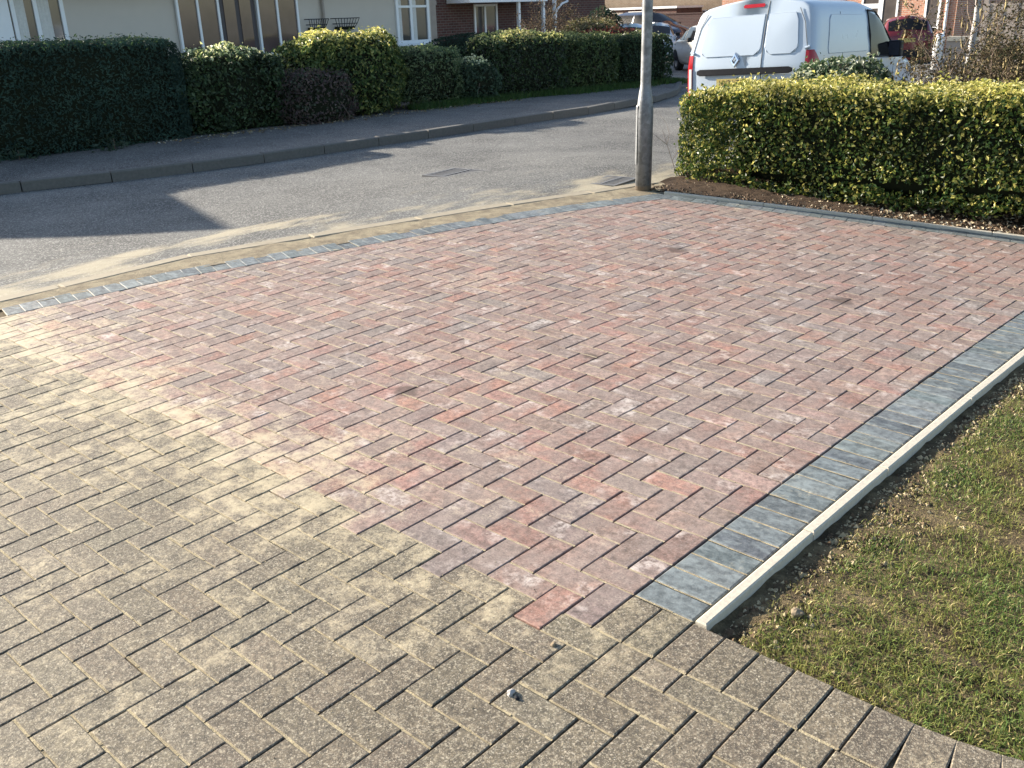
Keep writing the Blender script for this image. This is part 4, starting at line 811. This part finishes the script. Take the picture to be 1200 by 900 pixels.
# ------------------------------------------------------------------ vehicles
class Body:
    """car body as a function: length, half-width profile W(z), roof line T(x), plan taper"""
    def __init__(s, Z, Wd, T, plan, zc=1.0, lean=None):
        s.Z = np.linspace(Z[0], Z[-1], 34); s.W = np.interp(s.Z, Z, Wd)
        for _ in range(2): s.W[1:-1] = (s.W[:-2]+2*s.W[1:-1]+s.W[2:])/4
        s.ztop = Z[-1]; s.T = T; s.plan = plan; s.zc = zc; s.lean = lean or (lambda z: 0*z)
    def top(s, x): return np.interp(x, [t[0] for t in s.T], [t[1] for t in s.T])
    def pl(s, x): return np.interp(x, [t[0] for t in s.plan], [t[1] for t in s.plan])
    def zmap(s, x):
        t = s.top(x); zc = min(s.zc, t-.14); return np.where(s.Z <= zc, s.Z, np.where(s.Z > s.zc, zc+(s.Z-s.zc)*(t-zc)/(s.ztop-s.zc), zc+(s.Z-zc)*1e-3)) if t < s.ztop-1e-4 or True else s.Z
    def ring(s, x):
        z = s.zmap(x); w = s.W*s.pl(x); return w, z
    def wid(s, x, z): w, zz = s.ring(x); return float(np.interp(z, zz, w))
    def side(s, x, z, off=.0, sg=-1): return (x+s.rl(x, z), sg*(s.wid(x, z)+off), z)
    def rl(s, x, z): return float(s.lean(np.array(z)))*max(0, 1-x)
    def zat(s, x, y):
        w, z = s.ring(x); i = int(np.argmax(w)); return float(np.interp(-abs(y), -w[i:], z[i:]))
    def over(s, x, y, off=.0): z = s.zat(x, y); return (x+s.rl(x, z)+off*.5, y, z+off)
    def mesh(s, xs, mat, root, name='body', bulge=.045, zc0=None):
        V = []; n = len(s.Z); cols = 2*n
        def ringpts(w, z, x): 
            r = [(x+s.rl(max(x, 0), zz), -ww, zz) for ww, zz in zip(w, z)]; return r+[(a, -b, c) for a, b, c in r[::-1]]
        zc0 = zc0 or s.zc
        w, z = s.ring(xs[0])
        for k in (.03, .35, .7, .9, .97): V += [(xs[0]-bulge*(1-k**4)+s.rl(0, zc0+(c-zc0)*k), b*k, zc0+(c-zc0)*k) for a, b, c in ringpts(w, z, xs[0])]
        for x in xs: w, z = s.ring(x); V += ringpts(w, z, x)
        w, z = s.ring(xs[-1]); zf = (z[0]+z[-1])/2
        for k in (.97, .85, .5, .03): V += [(xs[-1]+.05*(1-k**3), b*k, zf+(c-zf)*k) for a, b, c in ringpts(w, z, xs[-1])]
        nr = len(V)//cols; F = [(i*cols+k, i*cols+(k+1) % cols, (i+1)*cols+(k+1) % cols, (i+1)*cols+k) for i in range(nr-1) for k in range(cols)]
        F += [tuple(range(cols-1, -1, -1)), tuple((nr-1)*cols+k for k in range(cols))]
        return MB().add(V, F).build(name, mat, root, smooth=True)
def gridpatch(fn, us, vs_, name, mat, root):
    V = [fn(u, v) for v in vs_ for u in us]; n = len(us)
    return MB().add(V, [(j*n+i, j*n+i+1, (j+1)*n+i+1, (j+1)*n+i) for j in range(len(vs_)-1) for i in range(n-1)]).build(name, mat, root, smooth=True)
def polypatch(fn, poly, name, mat, root, rows=6):
    """convex-ish outline (u,v): filled by strips between v rows so that it follows the surface"""
    vmin = min(p[1] for p in poly); vmax = max(p[1] for p in poly); V = []; n = 9; m = MB()
    for j in range(rows+1):
        v = vmin+(vmax-vmin)*(j/rows*.998+.001); xs = []
        for (a, b), (c, d) in zip(poly, poly[1:]+poly[:1]):
            if (b-v)*(d-v) <= 0 and b != d: xs.append(a+(c-a)*(v-b)/(d-b))
        lo, hi = min(xs), max(xs); V += [fn(lo+(hi-lo)*i/(n-1), v) for i in range(n)]
    return m.add(V, [(j*n+i, j*n+i+1, (j+1)*n+i+1, (j+1)*n+i) for j in range(rows) for i in range(n-1)]).build(name, mat, root, smooth=True)
def wheel(root, x, y, r, sg):
    t = MB(); t.lathe([(r*.62, -.10), (r*.93, -.10), (r, -.07), (r, .07), (r*.93, .10), (r*.62, .10)], 28, (0, 0, 0), 'y'); o = t.build('wheel', M['tyre'], root, smooth=True, loc=(x, y, r))
    m = MB(); m.lathe([(.001, sg*.075), (r*.16, sg*.085), (r*.2, sg*.06), (r*.58, sg*.075), (r*.64, sg*.10), (r*.64, -sg*.08)], 28, (0, 0, 0), 'y'); m.build('rim', M['rim'], o, smooth=True)
    return o
def place(name, label, cat, x, y, rz, group=None, pitch=0, roll=0, dz=0):
    r = empty(name, (x, y, H(x, y)-.03+dz), rz, label=label, cat=cat, group=group); r.rotation_euler = (roll, pitch, rz); return r

# --- white van
van = place('delivery_van', 'white panel van with closed rear doors parked behind the golden hedge', 'van', -5.24, 9.95, R(93), None, R(1.2), R(-2.6), dz=-.04)
vb = Body([.28, .36, .50, .75, 1.0, 1.15, 1.37, 1.60, 1.74, 1.83, 1.885, 1.905], [.74, .86, .91, .93, .93, .922, .897, .862, .825, .745, .50, .0], [(0, 1.89), (.4, 1.905), (1.9, 1.905), (2.3, 1.85), (2.62, 1.69), (3.3, 1.13), (3.45, 1.09), (3.9, 1.02), (4.25, .90), (4.42, .72)],
          [(0, .955), (.05, .985), (.14, 1.0), (3.4, 1.0), (3.9, .97), (4.2, .90), (4.36, .78), (4.42, .66)], 1.0, lambda z: .20*np.maximum(0, (z-1.0)/.85)**1.3)
vb.mesh(np.r_[0, .02, .05, .09, .14, np.linspace(.25, 4.25, 34), 4.30, 4.35, 4.39, 4.42], M['vanwhite'], van)
def vrear(y, z, off=.0):
    w, zz = vb.ring(0); wy = float(np.interp(z, zz, w)); k = min(1, max(abs(y)/max(wy, .05), (z-1)/.85 if z > 1 else (1-z)/.75)); return (-.045*(1-k**4)+vb.rl(0, z)-off, y, z)
def vline(pts, name, r=.006, mat='black', par=van, off=.004):
    P = []
    for (a, b), (c, d) in zip(pts, pts[1:]): P += [vrear(a+(c-a)*t, b+(d-b)*t, off) for t in np.linspace(0, 1, 7)[:-1]]
    P.append(vrear(*pts[-1], off)); return MB().tube(P, r, 5).build(name, M[mat], par)
vline([(-.22, .42), (-.22, 1.0), (-.22, 1.4), (-.22, 1.83)], 'door_seam', .005)
for sg in (1, -1): vline([(sg*.815, .5), (sg*.84, .9), (sg*.82, 1.25), (sg*.75, 1.55), (sg*.66, 1.72)], 'door_edge_seam', .004)
def rpanel(y0, y1, name):
    """pressed window-shaped panel standing a little proud of the door"""
    zb, ztp = 1.17, 1.67; c = .09; o = []
    pts = [(y0+c, zb), (y1-c, zb), (y1-.03, zb+.03), (y1, zb+c), (y1*(.93 if abs(y1) > .5 else 1), ztp-c), (y1*(.90 if abs(y1) > .5 else 1)-.05*np.sign(y1)*(abs(y1) > .5), ztp), (y0*(.88 if abs(y0) > .5 else 1), ztp), (y0*(.94 if abs(y0) > .5 else 1), ztp-c), (y0, zb+c), (y0+.03, zb+.03)]
    p = polypatch(lambda a, b: vrear(a, b, .010), pts, name, M['vanwhite'], van, 8)
    P = [vrear(a, b, .003) for a, b in pts]; P.append(P[0]); MB().tube(P, .007, 5).build('panel_rim', M['vanwhite'], p)
rpanel(-.19, .70, 'door_panel'); rpanel(-.70, -.25, 'door_panel')
polypatch(lambda a, b: vrear(a, b, .035), [(-.60, .935), (.66, .935), (.72, .95), (.72, .985), (.66, 1.0), (-.60, 1.0), (-.66, .985), (-.66, .95)], 'trim_bar', M['black'], van, 4)
polypatch(lambda a, b: vrear(a, b, .033), [(-.62, .925), (.68, .925), (.73, .945), (.73, .99), (.68, 1.01), (-.62, 1.01), (-.67, .99), (-.67, .945)], 'trim_bar_backing', M['black'], van, 4)
pz = .825; npl = polypatch(lambda a, b: vrear(a, b, .02), [(-.10, pz-.055), (.42, pz-.055), (.42, pz+.055), (-.10, pz+.055)], 'number_plate', M['plate'], van, 2)
def plate_text(txt, size, mat, parent, origin, xd, yd):
    cu = bpy.data.curves.new('plate_text', 'FONT'); cu.body = txt; cu.size = size; cu.align_x = 'CENTER'; cu.align_y = 'CENTER'; to = bpy.data.objects.new('plate_text_source', cu); COL.objects.link(to)
    me = bpy.data.meshes.new_from_object(to.evaluated_get(bpy.context.evaluated_depsgraph_get())); bpy.data.objects.remove(to); me.materials.append(mat)
    o = bpy.data.objects.new('plate_text', me); xd = Vector(xd).normalized(); yd = Vector(yd).normalized(); z = xd.cross(yd); o.matrix_local = Matrix(((xd.x, yd.x, z.x, origin[0]), (xd.y, yd.y, z.y, origin[1]), (xd.z, yd.z, z.z, origin[2]), (0, 0, 0, 1))); return link(o, parent)
plate_text('HV24 TCU', .095, M['text'], npl, vrear(.16, pz, .024), (0, -1, 0), (0, 0, 1))
# maker's diamond emblem
em = MB(); cy_, cz_ = .16, 1.115
def rh(w, h, off, k=1.25): return [vrear(cy_, cz_+h*k, off), vrear(cy_+w*k, cz_, off), vrear(cy_, cz_-h*k, off), vrear(cy_-w*k, cz_, off)]
em.add(rh(.062, .082, .012)+rh(.048, .066, .034)+rh(.030, .044, .034)+rh(.020, .032, .014), [(i+4*k, (i+1) % 4+4*k, (i+1) % 4+4*k+4, i+4*k+4) for k in range(3) for i in range(4)]); em.build('emblem', M['chrome'], van)
polypatch(lambda a, b: vrear(a, b, .016), [(-.15, 1.765), (.13, 1.765), (.15, 1.785), (.13, 1.81), (-.15, 1.81), (-.17, 1.785)], 'high_brake_light', M['redlens'], van, 2)
for sg in (1, -1):                                                           # tail lamps wrap the corner
    V = []; us = np.linspace(0, 1, 9); vs_ = np.linspace(.62, 1.20, 9)
    def tl(u, v, sg=sg):
        t = .83+.13*(1-u*2) if False else u
        if u < .45: y = .80+.30*u*.45; return tuple(np.array(vrear(sg*min(.885, .815+.16*u), v, .014)))
        x = .01+(u-.45)/.55*(.30-.26*max(0, (v-.90)/.30)-.02); p = vb.side(x, v, .014, sg); return p
    lamp = gridpatch(tl, us, vs_, 'tail_lamp', M['redlens'], van)
    gridpatch(lambda u, v: tuple(np.array(tl(.06+u*.28, v))-np.array([.008, 0, 0])), np.linspace(0, 1, 4), np.linspace(.70, 1.02, 4), 'reversing_lens', M['clearlens'], lamp)
    MB().tube([vrear(sg*.80, 1.22, .02), vrear(sg*.86, 1.24, .02)], .018, 8).build('hinge', M['vanwhite'], van)
polypatch(lambda a, b: vrear(a, b, .07), [(-.82, .34), (.82, .34), (.84, .42), (.84, .60), (-.84, .60), (-.84, .42)], 'rear_bumper', M['black'], van, 4)
for sg in (-1, 1):
    S_ = lambda x, z, off=.012, sg=sg: vb.side(x, z, off, sg)
    polypatch(lambda a, b: S_(a, b), [(2.02, 1.06), (3.05, 1.06), (3.08, 1.12), (2.50, 1.60), (2.36, 1.655), (2.02, 1.67)], 'door_window', M['carglass'], van, 10)
    P = [S_(a, b, .014) for a, b in [(2.0, 1.05), (2.5, 1.05), (3.07, 1.05), (3.10, 1.12), (2.8, 1.38), (2.52, 1.61), (2.37, 1.67), (2.0, 1.685), (2.0, 1.35), (2.0, 1.05)]]; MB().tube(P, .014, 5).build('window_seal', M['black'], van)
    for pts in ([(1.95, .42), (1.95, 1.0), (1.95, 1.4), (1.97, 1.70)], [(2.95, .42), (2.98, .8), (3.05, 1.04)], [(.95, .62), (.97, 1.1), (1.0, 1.66)]): MB().tube([S_(a, b, .001) for a, b in pts], .005, 5).build('panel_seam', M['black'], van)
    pts = [(.48, 1.14), (1.85, 1.14), (1.88, 1.2), (1.88, 1.55), (1.8, 1.62), (.62, 1.62), (.55, 1.58), (.46, 1.2)]; P = polypatch(lambda a, b: S_(a, b, .008), pts, 'side_panel', M['vanwhite'], van, 8)
    MB().tube([S_(a, b, .002) for a, b in pts+pts[:1]], .006, 5).build('panel_rim', M['vanwhite'], P)
    polypatch(lambda a, b: S_(a, b, .02), [(.20, .86), (1.9, .88), (1.9, .95), (.24, .98)], 'side_rail', M['black'], van, 3)
    polypatch(lambda a, b: S_(a, b, .016), [(.1, .30), (3.0, .30), (3.0, .42), (.1, .42)], 'sill_cladding', M['black'], van, 3)
    for wx in (.82, 3.54):
        polypatch(lambda a, b: S_(a, b, .010), [(wx+.385*math.cos(t), .31+.385*math.sin(t)) for t in np.linspace(0, math.pi, 17)], 'wheel_arch', M['black'], van, 8)
        wheel(van, wx, sg*.80, .315, sg)
    hd = polypatch(lambda a, b: S_(a, b, .012), [(3.95, .74), (4.38, .62), (4.40, .72), (4.25, .86), (4.0, .88)], 'headlight', M['clearlens'], van, 4)
    mm = MB(); mm.box((2.78, sg*1.00-.10, 1.02), (2.92, sg*1.00+.13*(sg > 0)+.02, 1.26) if sg > 0 else (2.92, -.90, 1.26)); mo = mm.build('door_mirror', M['black'], van, bevel=.03)
    MB().box((2.762, (sg*1.0 if sg > 0 else -1.075), 1.045), (2.778, (sg*1.0+.12 if sg > 0 else -.925), 1.235)).build('mirror_glass', M['navy'], mo)
gridpatch(lambda u, v: vb.over(2.52+u*.78, v, .012), np.linspace(0, 1, 9), np.linspace(-.70, .70, 11), 'windscreen', M['carglass'], van)

# --- ordinary cars
def make_car(name, label, x, y, rz, paint, L=4.2, Wh=.88, Ht=1.46, kind='hatch', dz=0, plate=False, group=None):
    r = place(name, label, 'car', x, y, rz, group, dz=dz); hs = Ht/1.46
    T = {'hatch': [(0, .92), (.10, 1.05), (.42, 1.36), (.75, 1.45), (1.6, 1.46), (2.1, 1.41), (2.45, 1.25), (3.0, .98), (3.2, .94), (3.8, .84), (4.1, .70), (4.2, .58)],
         'saloon': [(0, .88), (.08, .95), (.65, 1.0), (1.25, 1.36), (1.6, 1.43), (2.2, 1.46), (2.5, 1.38), (3.1, 1.0), (3.3, .95), (3.85, .84), (4.1, .70), (4.2, .58)],
         'mpv': [(0, 1.0), (.06, 1.12), (.25, 1.40), (.5, 1.46), (1.8, 1.46), (2.3, 1.38), (3.15, 1.0), (3.4, .96), (3.9, .86), (4.12, .72), (4.2, .58)]}[kind]
    T = [(a*L/4.2, b*hs) for a, b in T]; be = .90*hs
    b = Body([.22, .30, .45, .7*hs, be, be+.1, 1.15*hs, 1.3*hs, 1.40*hs, 1.445*hs, 1.46*hs], [Wh*.86, Wh*.95, Wh, Wh, Wh*.97, Wh*.92, Wh*.84, Wh*.76, Wh*.66, Wh*.45, 0], T, [(0, .86), (.08, .93), (.3, .985), (.8, 1.0), (L*.75, 1.0), (L*.9, .93), (L*.97, .80), (L, .66)], be)
    b.mesh(np.r_[0, .04, .09, np.linspace(.18, L-.14, 34), L-.07, L], paint, r, zc0=.62*hs)
    k = L/4.2
    for sg in (-1, 1):
        S_ = lambda a, z, off=.012, sg=sg: b.side(a, z, off, sg); z0, z1 = be+.06*hs, 1.33*hs
        fx = 2.82*k; rx = {'hatch': .55, 'saloon': 1.05, 'mpv': .30}[kind]*k
        w = polypatch(lambda a, z: S_(a, z), [(rx, z0), (1.52*k, z0), (1.52*k, z1), (rx+.22*k, z1)], 'rear_side_window', M['carglass'], r, 6)
        w = polypatch(lambda a, z: S_(a, z), [(1.60*k, z0), (fx, z0), (2.18*k, z1), (1.60*k, z1)], 'front_side_window', M['carglass'], r, 6)
        for wx in (.78*k, 3.40*k):
            polypatch(lambda a, z: S_(a, z, .008), [(wx+.36*math.cos(t), .30+.36*math.sin(t)) for t in np.linspace(0, math.pi, 13)], 'wheel_arch', M['black'], r, 6); wheel(r, wx, sg*(Wh-.13), .305, sg)
        for a_ in (1.56*k, 2.75*k): MB().tube([S_(a_, .4, 0), S_(a_, .7*hs, 0), S_(a_, be, 0)], .006, 4).build('door_seam', M['black'], r)
        polypatch(lambda a, z: S_(a, z), [(3.72*k, .62*hs), (4.14*k, .56*hs), (4.12*k, .68*hs), (3.76*k, .76*hs)], 'headlight', M['clearlens'], r, 4)
        polypatch(lambda a, z: S_(a, z), [(.015, .66*hs), (.28, .68*hs), (.22, .86*hs), (.03, .88*hs)], 'tail_lamp', M['redlens'], r, 4)
        MB().box((2.60*k, sg*Wh*1.0-.02, .92*hs), (2.74*k, sg*Wh*1.0+sg*.16, 1.05*hs)).build('door_mirror', M['black'], r, bevel=.02)
    gridpatch(lambda u, v: b.over((2.28+u*.62)*k, v, .012), np.linspace(0, 1, 7), np.linspace(-Wh*.72, Wh*.72, 9), 'windscreen', M['carglass'], r)
    a0, a1 = {'hatch': (.11, .45), 'saloon': (.74, 1.28), 'mpv': (.07, .27)}[kind]; gridpatch(lambda u, v: tuple(np.array(b.over((a0+u*(a1-a0))*k, v, .010))-np.array([.012, 0, 0])), np.linspace(0, 1, 7), np.linspace(-Wh*.68, Wh*.68, 9), 'rear_window', M['carglass'], r)
    MB().box((-.075, -.26, .72*hs), (-.05, .26, .83*hs)).build('number_plate', M['plate'], r); MB().box((-.07, -Wh*.82, .30), (-.02, Wh*.82, .50*hs)).build('rear_bumper', M['black'], r, bevel=.02)
    MB().box((L-.02, -.55, .36), (L+.06, .55, .52)).build('grille', M['black'], r, bevel=.02)
    return r
make_car('parked_car', 'silver saloon car facing the street beyond the end of the hedge', -16.15, 26.0, R(-42), M['silver'], 4.3, .88, 1.44, 'saloon')
make_car('parked_car', 'dark blue tall car parked in front of the low garage', -28.9, 39.3, R(-14), M['navy'], 4.9, .95, 1.95, 'mpv')
make_car('parked_car', 'pale blue car behind the hedge, the one nearer the red leaved hedge', -20.5, 28.4, R(-55), M['pale'], 4.1, .86, 1.46, 'hatch')
make_car('parked_car', 'pale blue car behind the hedge, the one beside the dark blue car', -23.4, 34.2, R(-55), M['pale'], 4.1, .86, 1.46, 'hatch')
make_car('parked_car', 'dark red hatchback seen from behind in front of the orange brick house', -10.9, 30.2, R(114), M['redp'], 4.1, .86, 1.56, 'hatch', dz=-.1)
